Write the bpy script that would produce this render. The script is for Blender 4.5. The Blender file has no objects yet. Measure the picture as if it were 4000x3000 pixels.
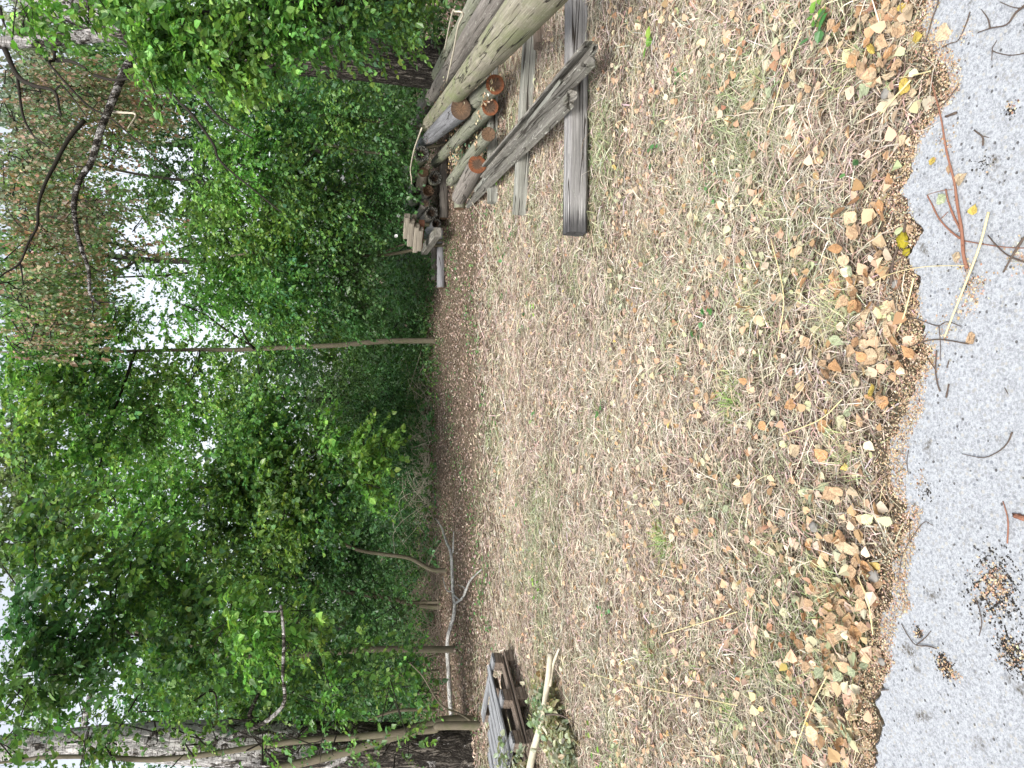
import bpy, math, random
import numpy as np
from mathutils import Vector, Matrix

S = bpy.context.scene
C = S.collection
rng = np.random.default_rng(7)
random.seed(7)

# ------------------------------------------------------------------ camera, world, sun
PITCH = math.radians(11.7)
FPX = 2773.0                     # focal length in pixels of the 4000 px wide photograph
CAM = np.array([0.0, 0.0, 1.6])
sp, cp = math.sin(PITCH), math.cos(PITCH)
cam_d = bpy.data.cameras.new('camera')
cam = bpy.data.objects.new('camera', cam_d)
C.objects.link(cam)
# the phone was held upright while the file is stored lying: the camera is rolled a quarter turn
cam.matrix_world = Matrix(((0, 1, 0, 0), (-sp, 0, -cp, 0), (-cp, 0, sp, 1.6), (0, 0, 0, 1)))
cam_d.sensor_fit = 'HORIZONTAL'
cam_d.sensor_width = 36
cam_d.lens = FPX / 4000 * 36
cam_d.clip_start = 0.05
cam_d.clip_end = 500
S.camera = cam
W = bpy.data.worlds.new('World')
S.world = W
W.use_nodes = True
wn, wl = W.node_tree.nodes, W.node_tree.links
bg = wn['Background']
sky = wn.new('ShaderNodeTexSky')
sky.sky_type = 'NISHITA'
sky.sun_disc = False
SUN_EL, SUN_ROT = math.radians(48), math.radians(205)
sky.sun_elevation = SUN_EL
sky.sun_rotation = SUN_ROT
sky.dust_density = 4.0
sky.air_density = 1.0
hs = wn.new('ShaderNodeHueSaturation')
hs.inputs['Saturation'].default_value = 0.32
wl.new(sky.outputs[0], hs.inputs['Color'])
wl.new(hs.outputs[0], bg.inputs['Color'])
bg.inputs['Strength'].default_value = 0.15
sd = bpy.data.lights.new('sun', 'SUN')
sd.energy = 1.5
sd.angle = math.radians(22)
sd.color = (1.0, 0.96, 0.9)
sun = bpy.data.objects.new('sun', sd)
C.objects.link(sun)
sun.rotation_euler = (math.radians(90) - SUN_EL, 0, math.pi - SUN_ROT)
S.view_settings.view_transform = 'Standard'
S.view_settings.look = 'None'
S.view_settings.gamma = 1
S.view_settings.use_curve_mapping = False
S.view_settings.exposure = 1.12
S.render.engine = 'CYCLES'
S.cycles.max_bounces = 6
S.cycles.diffuse_bounces = 4
S.cycles.transmission_bounces = 4
S.cycles.glossy_bounces = 2

# ------------------------------------------------------------------ helpers: photo pixel -> place
def ray(px, py):
    U, V = 1500.0 - py, 2000.0 - px
    return np.array([U, cp * FPX + sp * V, -sp * FPX + cp * V])
def PY(px, py, Y):               # point of the ray at distance Y in front
    d = ray(px, py); return CAM + d * (Y / d[1])
def PZ(px, py, z=0.0):           # point of the ray at height z
    d = ray(px, py); return CAM + d * ((z - CAM[2]) / d[2])
K = 4000 / 2212.0
def DY(x, y, Y): return PY(x * K, y * K, Y)
def DZ(x, y, z=0.0): return PZ(x * K, y * K, z)

def tag(o, label=None, cat=None, group=None, kind=None):
    if label: o['label'] = label
    if cat: o['category'] = cat
    if group: o['group'] = group
    if kind: o['kind'] = kind
    return o
def thing(name, label, cat, loc=(0, 0, 0), group=None, rot=None):
    o = bpy.data.objects.new(name, None)
    C.objects.link(o)
    o.empty_display_size = 0.1
    o.location = loc
    if rot is not None:
        o.rotation_mode = 'QUATERNION'; o.rotation_quaternion = rot
    return tag(o, label, cat, group)
def link(name, me, parent=None, loc=None):
    o = bpy.data.objects.new(name, me)
    C.objects.link(o)
    if parent is not None: o.parent = parent
    if loc is not None: o.location = loc
    return o

def npmesh(name, V, F, mat=None, col=None, smooth=False):
    """V (n,3); F (m,k) array or list of such arrays; col (m,3) per face"""
    if not isinstance(F, list): F = [F]
    me = bpy.data.meshes.new(name)
    V = np.ascontiguousarray(V, dtype=np.float32)
    me.vertices.add(len(V)); me.vertices.foreach_set('co', V.ravel())
    nl = sum(f.size for f in F); npol = sum(len(f) for f in F)
    me.loops.add(nl); me.polygons.add(npol)
    me.loops.foreach_set('vertex_index', np.concatenate([f.ravel() for f in F]).astype(np.int32))
    tot = np.concatenate([np.full(len(f), f.shape[1]) for f in F])
    st = np.concatenate([[0], np.cumsum(tot)[:-1]]).astype(np.int32)
    me.polygons.foreach_set('loop_start', st)
    me.polygons.foreach_set('use_smooth', np.full(npol, smooth))
    if mat is not None: me.materials.append(mat)
    me.update(calc_edges=True)
    if col is not None:
        a = me.attributes.new('col', 'FLOAT_COLOR', 'FACE')
        c4 = np.ones((npol, 4), dtype=np.float32); c4[:, :3] = np.clip(col, 0.003, 1)
        a.data.foreach_set('color', c4.ravel())
    return me

class Geo:
    def __init__(s): s.V = []; s.F = {}; s.n = 0
    def add(s, V, F):
        V = np.asarray(V, float)
        for f in (F if isinstance(F, list) else [F]):
            f = np.asarray(f); s.F.setdefault(f.shape[1], []).append(f + s.n)
        s.V.append(V); s.n += len(V)
    def mesh(s, name, mat, smooth=True, base=None):
        V = np.vstack(s.V)
        if base is not None: V = V - np.asarray(base)
        return npmesh(name, V, [np.vstack(f) for f in s.F.values()], mat, smooth=smooth)

def norm(v): return v / np.maximum(np.linalg.norm(v, axis=-1, keepdims=True), 1e-9)

def spline(P, per=6):
    P = np.asarray(P, float)
    if len(P) < 3 or per == 1: 
        t = np.linspace(0, 1, per + 1)[:, None]
        return np.vstack([P[i] * (1 - t[:-1]) + P[i + 1] * t[:-1] for i in range(len(P) - 1)] + [P[-1:]])
    Q = np.vstack([2 * P[0] - P[1], P, 2 * P[-1] - P[-2]])
    out = []
    for i in range(1, len(Q) - 2):
        for t in np.linspace(0, 1, per, endpoint=False):
            a, b, c, d = Q[i - 1], Q[i], Q[i + 1], Q[i + 2]
            out.append(0.5 * (2 * b + (c - a) * t + (2 * a - 5 * b + 4 * c - d) * t * t + (3 * b - a - 3 * c + d) * t ** 3))
    out.append(P[-1])
    return np.array(out)

def tube(P, R, sides=6, per=5, rough=0.0, seed=0, cap=True):
    """swept tube through points P with radii R"""
    P = np.asarray(P, float)
    PR = spline(np.column_stack([P, R]), per)
    pts, rad = PR[:, :3], np.maximum(PR[:, 3], 0.0004)
    T = norm(np.gradient(pts, axis=0))
    up = np.array([0, 0, 1.0]) if abs(T[0][2]) < 0.9 else np.array([1.0, 0, 0])
    n = norm(np.cross(T[0], up)); V = []
    r_ = np.random.default_rng(abs(int(seed))); ph = r_.uniform(0, 6.28, 8)
    ang = np.linspace(0, 2 * np.pi, sides, endpoint=False)
    s = 0
    for i in range(len(pts)):
        n = norm(n - T[i] * np.dot(n, T[i])); b = np.cross(T[i], n)
        if i: s += np.linalg.norm(pts[i] - pts[i - 1])
        rr = rad[i] * np.ones(sides)
        if rough:
            q = s / max(R[0], .01)
            rr *= 1 + rough * (0.5 * np.sin(2 * ang + ph[0] + q * .5) + 0.4 * np.sin(5 * ang + ph[1] + q * .9)
                               + 0.5 * np.sin(9 * ang + ph[2] - q * 1.1) * np.sin(q * 1.7 + ph[3])) + rough * .35 * r_.standard_normal(sides)
        V.append(pts[i] + rr[:, None] * (np.cos(ang)[:, None] * n + np.sin(ang)[:, None] * b))
    V = np.vstack(V)
    m = len(pts)
    i, j = np.meshgrid(np.arange(m - 1), np.arange(sides), indexing='ij')
    a = i * sides + j; b2 = i * sides + (j + 1) % sides
    F = [np.column_stack([a.ravel(), b2.ravel(), (b2 + sides).ravel(), (a + sides).ravel()])]
    if cap:
        V = np.vstack([V, pts[0], pts[-1]])
        j = np.arange(sides); j2 = (j + 1) % sides
        F.append(np.vstack([np.column_stack([j2, j, np.full(sides, m * sides)]),
                            np.column_stack([(m - 1) * sides + j, (m - 1) * sides + j2, np.full(sides, m * sides + 1)])]))
    return V, F

# ------------------------------------------------------------------ materials
def newmat(name):
    m = bpy.data.materials.new(name); m.use_nodes = True
    nt = m.node_tree; nt.nodes.clear()
    out = nt.nodes.new('ShaderNodeOutputMaterial')
    return m, nt, out
def N(nt, t, **kw):
    n = nt.nodes.new('ShaderNode' + t)
    for k, v in kw.items():
        if k in n.inputs.keys(): n.inputs[k].default_value = v
        else: setattr(n, k, v)
    return n
def ramp(nt, src, stops):
    r = nt.nodes.new('ShaderNodeValToRGB')
    e = r.color_ramp.elements
    while len(e) < len(stops): e.new(0.5)
    for i, (p, c) in enumerate(stops):
        e[i].position = p; e[i].color = (*c, 1) if not np.isscalar(c) else (c, c, c, 1)
    nt.links.new(src, r.inputs[0])
    return r.outputs[0]
def mix(nt, fac, a, b, mode='MIX'):
    n = nt.nodes.new('ShaderNodeMix'); n.data_type = 'RGBA'; n.blend_type = mode
    for sock, v in ((n.inputs[0], fac), (n.inputs[6], a), (n.inputs[7], b)):
        if hasattr(v, 'is_linked') or isinstance(v, bpy.types.NodeSocket): nt.links.new(v, sock)
        elif np.isscalar(v): sock.default_value = v
        else: sock.default_value = (*v, 1)
    return n.outputs[2]
def mapped(nt, scale, coord='Object', rot=(0, 0, 0)):
    tc = N(nt, 'TexCoord'); mp = N(nt, 'Mapping')
    mp.inputs['Scale'].default_value = scale; mp.inputs['Rotation'].default_value = rot
    nt.links.new(tc.outputs[coord], mp.inputs[0]); return mp.outputs[0]
def noise(nt, vec, scale, detail=4, rough=0.55, dist=0.0):
    n = N(nt, 'TexNoise'); n.inputs['Scale'].default_value = scale; n.inputs['Detail'].default_value = detail
    n.inputs['Roughness'].default_value = rough; n.inputs['Distortion'].default_value = dist
    nt.links.new(vec, n.inputs['Vector']); return n.outputs[0]
def bump(nt, h, strength, dist, prev=None):
    b = N(nt, 'Bump'); b.inputs['Strength'].default_value = strength; b.inputs['Distance'].default_value = dist
    nt.links.new(h, b.inputs['Height'])
    if prev is not None: nt.links.new(prev, b.inputs['Normal'])
    return b.outputs[0]
def principled(nt, out, col, rough=0.8, normal=None, spec=0.3):
    p = N(nt, 'BsdfPrincipled'); p.inputs['Roughness'].default_value = rough
    p.inputs['Specular IOR Level'].default_value = spec
    if isinstance(col, bpy.types.NodeSocket): nt.links.new(col, p.inputs['Base Color'])
    else: p.inputs['Base Color'].default_value = (*col, 1)
    if normal is not None: nt.links.new(normal, p.inputs['Normal'])
    nt.links.new(p.outputs[0], out.inputs[0]); return p

def foliage_mat(name, transl=0.35, rough=0.45, spec=0.35, tint=(1.3, 1.5, 0.7)):
    m, nt, out = newmat(name)
    at = N(nt, 'Attribute', attribute_name='col')
    p = N(nt, 'BsdfPrincipled'); p.inputs['Roughness'].default_value = rough
    p.inputs['Specular IOR Level'].default_value = spec
    nt.links.new(at.outputs['Color'], p.inputs['Base Color'])
    tr = N(nt, 'BsdfTranslucent')
    c = mix(nt, 1.0, at.outputs['Color'], tint, 'MULTIPLY')
    nt.links.new(c, tr.inputs['Color'])
    ms = N(nt, 'MixShader'); ms.inputs[0].default_value = transl
    nt.links.new(p.outputs[0], ms.inputs[1]); nt.links.new(tr.outputs[0], ms.inputs[2])
    nt.links.new(ms.outputs[0], out.inputs[0])
    return m
M_LEAF = foliage_mat('green_leaf', 0.38, 0.38, 0.5, (1.35, 1.35, 0.75))
M_DRY = foliage_mat('dry_leaf', 0.18, 0.75, 0.15, (1.1, 1.0, 0.8))
M_GRASS = foliage_mat('dry_grass', 0.15, 0.7, 0.2, (1.1, 1.05, 0.8))

def wood_mat(name, c1, c2, algae=0.3, lichen=0.15, crack=1.0, dark=(0.03, 0.025, 0.02), stain=False, algae_col=(0.17, 0.19, 0.115)):
    m, nt, out = newmat(name)
    g = mapped(nt, (1, 1, 0.03))
    fine = noise(nt, g, 110, 6, 0.7)
    wide = noise(nt, g, 26, 5, 0.65)
    col = mix(nt, ramp(nt, fine, [(0.36, 0.0), (0.64, 1.0)]), tuple(0.8 * np.array(c1)), c2)
    col = mix(nt, ramp(nt, wide, [(0.40, 0.0), (0.62, 0.7)]), col, tuple(0.6 * np.array(c1)))
    o = mapped(nt, (1, 1, 0.35))
    blotch = noise(nt, mapped(nt, (1, 1, 0.6)), 3.2, 5, 0.6)
    col = mix(nt, ramp(nt, blotch, [(0.4, 0.0), (0.62, 0.45)]), col, tuple(0.62 * np.array(c1) + 0.02))
    a = noise(nt, o, 5, 5, 0.62)
    col = mix(nt, ramp(nt, a, [(0.66 - algae * 0.6, 0.0), (0.86 - algae * 0.4, min(1, algae * 2))]), col, algae_col)
    l = noise(nt, o, 38, 4, 0.7)
    col = mix(nt, ramp(nt, l, [(0.6, 0.0), (0.72, lichen * 3)]), col, (0.5, 0.5, 0.44))
    cr = noise(nt, mapped(nt, (1, 1, 0.045)), 13, 2, 0.5, 0.1)
    line = ramp(nt, cr, [(0.474, 0.0), (0.49, 1.0), (0.5, 1.0), (0.514, 0.0)])
    br = noise(nt, mapped(nt, (1, 1, 0.25), rot=(0.1, 0.1, 0)), 7, 3)
    gate = ramp(nt, br, [(0.42, 0.0), (0.5, crack)])
    fac = mix(nt, 1.0, line, gate, 'MULTIPLY')
    col = mix(nt, fac, col, dark)
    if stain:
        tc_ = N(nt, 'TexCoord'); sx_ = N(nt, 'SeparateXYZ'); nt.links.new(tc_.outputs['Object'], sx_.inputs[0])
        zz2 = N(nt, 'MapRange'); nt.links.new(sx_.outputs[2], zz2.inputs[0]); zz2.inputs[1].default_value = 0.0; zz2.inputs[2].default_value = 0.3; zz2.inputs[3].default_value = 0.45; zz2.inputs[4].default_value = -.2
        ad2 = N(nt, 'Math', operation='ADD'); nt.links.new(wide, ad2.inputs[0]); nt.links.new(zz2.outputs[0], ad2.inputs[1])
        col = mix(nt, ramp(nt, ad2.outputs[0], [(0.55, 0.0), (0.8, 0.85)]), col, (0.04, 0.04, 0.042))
    nrm = bump(nt, fine, 0.8, 0.008)
    inv = N(nt, 'Math', operation='SUBTRACT'); inv.inputs[0].default_value = 1; nt.links.new(fac, inv.inputs[1])
    nrm = bump(nt, inv.outputs[0], 0.9, 0.01, nrm)
    principled(nt, out, col, 0.85, nrm, 0.2)
    return m
M_POLE_TAN = wood_mat('weathered_tan_pole', (0.25, 0.225, 0.165), (0.42, 0.39, 0.31), 0.42, 0.16, algae_col=(0.19, 0.22, 0.10))
M_POLE_GREEN = wood_mat('algae_green_pole', (0.19, 0.19, 0.145), (0.34, 0.34, 0.27), 0.40, 0.25)
M_POLE_GREY = wood_mat('grey_pole', (0.19, 0.19, 0.20), (0.35, 0.35, 0.37), 0.08, 0.1)
M_POLE_BROWN = wood_mat('brown_grey_pole', (0.18, 0.16, 0.14), (0.33, 0.30, 0.27), 0.15, 0.25)
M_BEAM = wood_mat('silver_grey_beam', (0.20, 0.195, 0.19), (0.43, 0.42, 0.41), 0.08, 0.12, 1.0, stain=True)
M_BEAM2 = wood_mat('grey_green_beam', (0.22, 0.22, 0.19), (0.40, 0.40, 0.36), 0.2, 0.15, 1.0)
M_PLANK = wood_mat('mossy_plank', (0.15, 0.14, 0.12), (0.34, 0.325, 0.29), 0.22, 0.5, 0.8)
M_PALLET = wood_mat('silver_pallet_board', (0.14, 0.145, 0.155), (0.50, 0.51, 0.52), 0.04, 0.1, 0.9)
M_BLOCK = wood_mat('brown_pallet_block', (0.17, 0.13, 0.10), (0.32, 0.26, 0.21), 0.08, 0.2, 0.7)
M_LUMBER = wood_mat('pale_lumber', (0.20, 0.175, 0.14), (0.36, 0.32, 0.26), 0.08, 0.1, 0.6)

def end_mat(name, inner, outer, rot=False):
    m, nt, out = newmat(name)
    tc = N(nt, 'TexCoord'); sx = N(nt, 'SeparateXYZ'); nt.links.new(tc.outputs['Object'], sx.inputs[0])
    cx = N(nt, 'CombineXYZ'); nt.links.new(sx.outputs[0], cx.inputs[0]); nt.links.new(sx.outputs[1], cx.inputs[1])
    ln = N(nt, 'VectorMath', operation='LENGTH'); nt.links.new(cx.outputs[0], ln.inputs[0])
    dn = noise(nt, cx.outputs[0], 14, 4, 0.6)
    ad = N(nt, 'Math', operation='MULTIPLY_ADD'); nt.links.new(dn, ad.inputs[0]); ad.inputs[1].default_value = 0.05
    nt.links.new(ln.outputs['Value'], ad.inputs[2])
    col = ramp(nt, ad.outputs[0], [(0.02, inner), (0.075, tuple(1.15 * np.array(inner))), (0.105, outer), (0.16, tuple(0.75 * np.array(outer)))])
    sn = N(nt, 'Math', operation='MULTIPLY'); nt.links.new(ad.outputs[0], sn.inputs[0]); sn.inputs[1].default_value = 900
    s2 = N(nt, 'Math', operation='SINE'); nt.links.new(sn.outputs[0], s2.inputs[0])
    mr = N(nt, 'MapRange'); nt.links.new(s2.outputs[0], mr.inputs[0]); mr.inputs[1].default_value = -1; mr.inputs[3].default_value = 0.72; mr.inputs[4].default_value = 1.05
    col = mix(nt, 1.0, col, mr.outputs[0], 'MULTIPLY')
    at = N(nt, 'Math', operation='ARCTAN2'); nt.links.new(sx.outputs[1], at.inputs[0]); nt.links.new(sx.outputs[0], at.inputs[1])
    c2 = N(nt, 'CombineXYZ'); nt.links.new(at.outputs[0], c2.inputs[0]); nt.links.new(ln.outputs['Value'], c2.inputs[1])
    cr = noise(nt, c2.outputs[0], 2.3, 2)
    line = ramp(nt, cr, [(0.478, 0.0), (0.492, 0.85), (0.5, 0.85), (0.512, 0.0)])
    col = mix(nt, line, col, (0.02, 0.015, 0.01))
    sp_ = noise(nt, cx.outputs[0], 60, 4, 0.7)
    col = mix(nt, ramp(nt, sp_, [(0.5, 0.0), (0.75, 0.6)]), col, (0.05, 0.04, 0.03))
    if rot:
        r2 = noise(nt, cx.outputs[0], 28, 5, 0.7)
        col = mix(nt, ramp(nt, r2, [(0.45, 0.95), (0.6, 0.0)]), col, (0.012, 0.011, 0.01))
    nrm = bump(nt, sp_, 0.6, 0.006)
    principled(nt, out, col, 0.8, nrm, 0.25)
    return m
M_END = end_mat('cut_end_orange', (0.095, 0.06, 0.04), (0.21, 0.075, 0.032))
M_END2 = end_mat('cut_end_brown', (0.14, 0.085, 0.05), (0.11, 0.07, 0.045))
M_ROT = end_mat('rotten_end', (0.10, 0.06, 0.035), (0.17, 0.17, 0.15), True)

def birch_mat(name, lo, hi, z0=0.5, z1=4.5, scale=1.0, wc=(0.50, 0.485, 0.47)):
    """lo, hi: share of white bark at heights z0 and z1"""
    m, nt, out = newmat(name)
    g = mapped(nt, (scale, scale, 0.2 * scale))
    v = N(nt, 'TexVoronoi', feature='DISTANCE_TO_EDGE'); v.inputs['Scale'].default_value = 15
    dn = noise(nt, g, 9, 5, 0.65, 0.8)
    mv = N(nt, 'VectorMath', operation='MULTIPLY_ADD'); cxx = N(nt, 'CombineXYZ')
    for k in range(3): nt.links.new(dn, cxx.inputs[k])
    nt.links.new(cxx.outputs[0], mv.inputs[0]); mv.inputs[1].default_value = (0.3, 0.3, 0.3); nt.links.new(g, mv.inputs[2])
    nt.links.new(mv.outputs[0], v.inputs['Vector'])
    plate = ramp(nt, v.outputs['Distance'], [(0.0, 0.0), (0.26, 1.0)])
    fine = noise(nt, mapped(nt, (scale, scale, 0.5 * scale)), 60, 5, 0.75)
    rugged = mix(nt, plate, (0.018, 0.015, 0.013), mix(nt, ramp(nt, fine, [(0.38, 0.0), (0.64, 1.0)]), (0.055, 0.046, 0.036), (0.20, 0.18, 0.155)))
    wp = noise(nt, mapped(nt, (scale, scale, 0.55 * scale)), 4.6, 5, 0.7, 0.5)
    tc = N(nt, 'TexCoord'); sx = N(nt, 'SeparateXYZ'); nt.links.new(tc.outputs['Object'], sx.inputs[0])
    mr = N(nt, 'MapRange'); nt.links.new(sx.outputs[2], mr.inputs[0])
    mr.inputs[1].default_value = z0; mr.inputs[2].default_value = z1; mr.inputs[3].default_value = (lo - .5) * .4; mr.inputs[4].default_value = (hi - .5) * .4
    ad = N(nt, 'Math', operation='ADD'); nt.links.new(wp, ad.inputs[0]); nt.links.new(mr.outputs[0], ad.inputs[1])
    wf = ramp(nt, ad.outputs[0], [(0.49, 0.0), (0.53, 1.0)])
    lent = noise(nt, mapped(nt, (1, 1, 7)), 7, 3, 0.6)
    white = mix(nt, ramp(nt, lent, [(0.55, 0.0), (0.62, 0.75)]), wc, (0.10, 0.08, 0.07))
    white = mix(nt, ramp(nt, fine, [(0.45, 0.0), (0.75, 0.35)]), white, tuple(.5 * np.array(wc)))
    col = mix(nt, wf, rugged, white)
    nrm = bump(nt, plate, 1.0, 0.04); nrm = bump(nt, fine, 0.6, 0.01, nrm)
    principled(nt, out, col, 0.85, nrm, 0.15)
    return m
M_BIRCH = birch_mat('birch_bark', 0.0, 0.55, 2.0, 5.0)
M_BIRCH2 = birch_mat('birch_bark_pale', 0.25, 0.62, 0.5, 4.0)
M_BIRCH3 = birch_mat("birch_bark_left", 0.15, 0.7, 0.5, 4.5)
M_BIRCHB = birch_mat('birch_branch_bark', 0.45, 0.45, scale=2.2)
M_WHITEB = birch_mat('white_birch_branch_bark', 1.0, 1.0, scale=2.0, wc=(0.85, 0.84, 0.80))
def bark_mat(name, c1, c2, algae=(0.12, 0.14, 0.06)):
    m, nt, out = newmat(name)
    g = mapped(nt, (1, 1, 0.4)); f = noise(nt, g, 40, 5, 0.7); w = noise(nt, mapped(nt, (1, 1, 1)), 7, 4, 0.6)
    col = mix(nt, f, c1, c2)
    col = mix(nt, ramp(nt, w, [(0.45, 0.0), (0.65, 0.6)]), col, algae)
    principled(nt, out, col, 0.85, bump(nt, f, 0.6, 0.006), 0.2)
    return m
M_BARK = bark_mat('grey_green_bark', (0.075, 0.064, 0.046), (0.19, 0.165, 0.12), (0.085, 0.095, 0.045))
M_BARK_D = bark_mat('dark_bark', (0.012, 0.010, 0.008), (0.032, 0.027, 0.022), (0.022, 0.022, 0.014))
M_TWIG = bark_mat('dark_twig', (0.05, 0.035, 0.03), (0.13, 0.10, 0.08), (0.10, 0.08, 0.06))
M_BRIAR = bark_mat('red_brown_stem', (0.16, 0.065, 0.04), (0.30, 0.15, 0.10), (0.22, 0.12, 0.08))
M_PALE = bark_mat('pale_bare_wood', (0.38, 0.33, 0.25), (0.58, 0.53, 0.43), (0.40, 0.38, 0.28))
M_STEM = bark_mat('dry_grey_stem', (0.13, 0.10, 0.08), (0.26, 0.21, 0.17), (0.16, 0.14, 0.10))
def flat_mat(name, c, rough=0.7, spec=0.3):
    m, nt, out = newmat(name)
    n_ = noise(nt, mapped(nt, (1, 1, 1)), 60, 4); col = mix(nt, n_, tuple(0.75 * np.array(c)), c)
    principled(nt, out, col, rough, None, spec); return m
M_STRAW = flat_mat('straw', (0.66, 0.56, 0.30), 0.5)
M_FLOWER = flat_mat('white_petal', (0.8, 0.8, 0.8), 0.6)
M_MOSS = flat_mat('yellow_moss', (0.30, 0.25, 0.02), 0.9)
M_STONE = flat_mat('grey_stone', (0.25, 0.24, 0.22), 0.9)

# ------------------------------------------------------------------ the concrete edge, traced on the ground
edge_px = [(3640, -300), (3634, 0), (3586, 106), (3624, 202), (3687, 270), (3701, 376), (3619, 482), (3566, 569), (3547, 675), (3515, 750),
           (3548, 830), (3590, 917), (3528, 1008), (3576, 1086), (3576, 1182), (3595, 1317), (3629, 1365), (3600, 1433), (3562, 1500), (3537, 1596),
           (3489, 1683), (3465, 1780), (3480, 1934), (3542, 1972), (3533, 2054), (3499, 2151), (3470, 2271), (3489, 2325), (3436, 2407),
           (3436, 2513), (3465, 2576), (3441, 2682), (3412, 2740), (3446, 2827), (3412, 2923), (3417, 3000), (3400, 3300)]
E = np.array([PZ(a, b, 0.012)[:2] for a, b in edge_px]); E = E[np.argsort(E[:, 0])]
E = np.vstack([[-14, E[0, 1] + 0.9], [-4, E[0, 1] + 0.25], E, [4, E[-1, 1] - 0.2], [14, E[-1, 1] - 0.9]])
def edge_y(x): return np.interp(x, E[:, 0], E[:, 1])

def lownoise(x, y, f, seed):
    r = np.random.default_rng(seed); v = 0
    for k in range(6):
        a = r.uniform(0, 6.28); ff = f * r.uniform(0.5, 1.8)
        v = v + np.sin((np.cos(a) * x + np.sin(a) * y) * ff + r.uniform(0, 6.28))
    return v / 2.4
def gz(x, y):  # ground relief, held flat near the camera
    return 0.018 * lownoise(x, y, 2.0, 3) * np.clip((y - 2.2) / 1.5, 0, 1) - 0.02

# ground: one sheet to the horizon, finer near the camera
def soil_mat():
    m, nt, out = newmat('soil_and_litter')
    o = mapped(nt, (1, 1, 1))
    a = noise(nt, o, 1.3, 4); b = noise(nt, o, 45, 5, 0.7); c = noise(nt, o, 220, 3, 0.7)
    col = mix(nt, b, (0.045, 0.034, 0.026), (0.17, 0.13, 0.095))
    col = mix(nt, ramp(nt, c, [(0.5, 0.0), (0.66, 0.6)]), col, (0.28, 0.22, 0.16))
    col = mix(nt, ramp(nt, a, [(0.4, 0.0), (0.65, 0.5)]), col, (0.16, 0.14, 0.09))
    nrm = bump(nt, b, 0.8, 0.02); nrm = bump(nt, c, 0.6, 0.006, nrm)
    principled(nt, out, col, 0.95, nrm, 0.1); return m
xs = np.concatenate([-np.geomspace(300, 8, 14), np.linspace(-7.5, 7.5, 121), np.geomspace(8, 300, 14)])
ys = np.concatenate([-np.geomspace(100, 1, 8), np.linspace(0, 12, 121), np.geomspace(12.3, 300, 30)])
X, Y = np.meshgrid(xs, ys); Z = gz(X, Y)
nx, ny = len(xs), len(ys)
i, j = np.meshgrid(np.arange(ny - 1), np.arange(nx - 1), indexing='ij')
a = (i * nx + j).ravel()
ground = link('ground', npmesh('ground', np.column_stack([X.ravel(), Y.ravel(), Z.ravel()]),
              np.column_stack([a, a + 1, a + nx + 1, a + nx]), soil_mat(), smooth=True))
tag(ground, kind='structure')

def concrete_mat():
    m, nt, out = newmat('exposed_aggregate_concrete')
    o = mapped(nt, (1, 1, 1))
    base = mix(nt, noise(nt, o, 3, 5), (0.31, 0.325, 0.34), (0.42, 0.44, 0.46))
    g = noise(nt, o, 130, 6, 0.85)
    base = mix(nt, ramp(nt, g, [(0.40, 0.0), (0.5, 0.6), (0.60, 1.0)]), (0.20, 0.21, 0.225), mix(nt, 0.5, base, (0.47, 0.495, 0.53)))
    v = N(nt, 'TexVoronoi'); v.inputs['Scale'].default_value = 75; nt.links.new(o, v.inputs['Vector'])
    sel = N(nt, 'SeparateColor'); nt.links.new(v.outputs['Color'], sel.inputs[0])
    inside = ramp(nt, v.outputs['Distance'], [(0.34, 1.0), (0.4, 0.0)])
    keep = ramp(nt, sel.outputs[0], [(0.5, 0.0), (0.52, 1.0)])
    peb = mix(nt, sel.outputs[1], (0.19, 0.205, 0.23), (0.38, 0.375, 0.35))
    col = mix(nt, mix(nt, 1.0, inside, keep, 'MULTIPLY'), base, peb)
    v2 = N(nt, 'TexVoronoi'); v2.inputs['Scale'].default_value = 24; nt.links.new(o, v2.inputs['Vector'])
    s2 = N(nt, 'SeparateColor'); nt.links.new(v2.outputs['Color'], s2.inputs[0])
    in2 = ramp(nt, v2.outputs['Distance'], [(0.3, 0.9), (0.36, 0.0)]); k2 = ramp(nt, s2.outputs[2], [(0.72, 0.0), (0.74, 1.0)])
    col = mix(nt, mix(nt, 1.0, in2, k2, 'MULTIPLY'), col, mix(nt, s2.outputs[0], (0.17, 0.175, 0.18), (0.34, 0.335, 0.31)))
    v3 = N(nt, 'TexVoronoi'); v3.inputs['Scale'].default_value = 95; nt.links.new(o, v3.inputs['Vector'])
    s3 = N(nt, 'SeparateColor'); nt.links.new(v3.outputs['Color'], s3.inputs[0])
    in3 = ramp(nt, v3.outputs['Distance'], [(0.3, 1.0), (0.42, 0.0)]); k3 = ramp(nt, s3.outputs[0], [(0.95, 0.0), (0.97, 0.8)])
    pit = mix(nt, 1.0, in3, k3, 'MULTIPLY')
    col = mix(nt, pit, col, (0.055, 0.05, 0.045))
    st = noise(nt, o, 7, 5, 0.65); st2 = noise(nt, o, 120, 4, 0.7)
    fac = mix(nt, 1.0, ramp(nt, st, [(0.60, 0.0), (0.68, 1.0)]), ramp(nt, st2, [(0.4, 0.0), (0.5, 1.0)]), 'MULTIPLY')
    col = mix(nt, fac, col, (0.09, 0.08, 0.065))
    nrm = bump(nt, g, 0.7, 0.003)
    inv = N(nt, 'Math', operation='SUBTRACT'); inv.inputs[0].default_value = 1; nt.links.new(pit, inv.inputs[1])
    nrm = bump(nt, inv.outputs[0], 0.8, 0.004, nrm)
    principled(nt, out, col, 0.9, nrm, 0.2); return m
ex = np.concatenate([np.linspace(-14, -2.2, 30), np.linspace(-2.15, 2.15, 700), np.linspace(2.2, 14, 30)])
r_ = np.random.default_rng(5)
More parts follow.
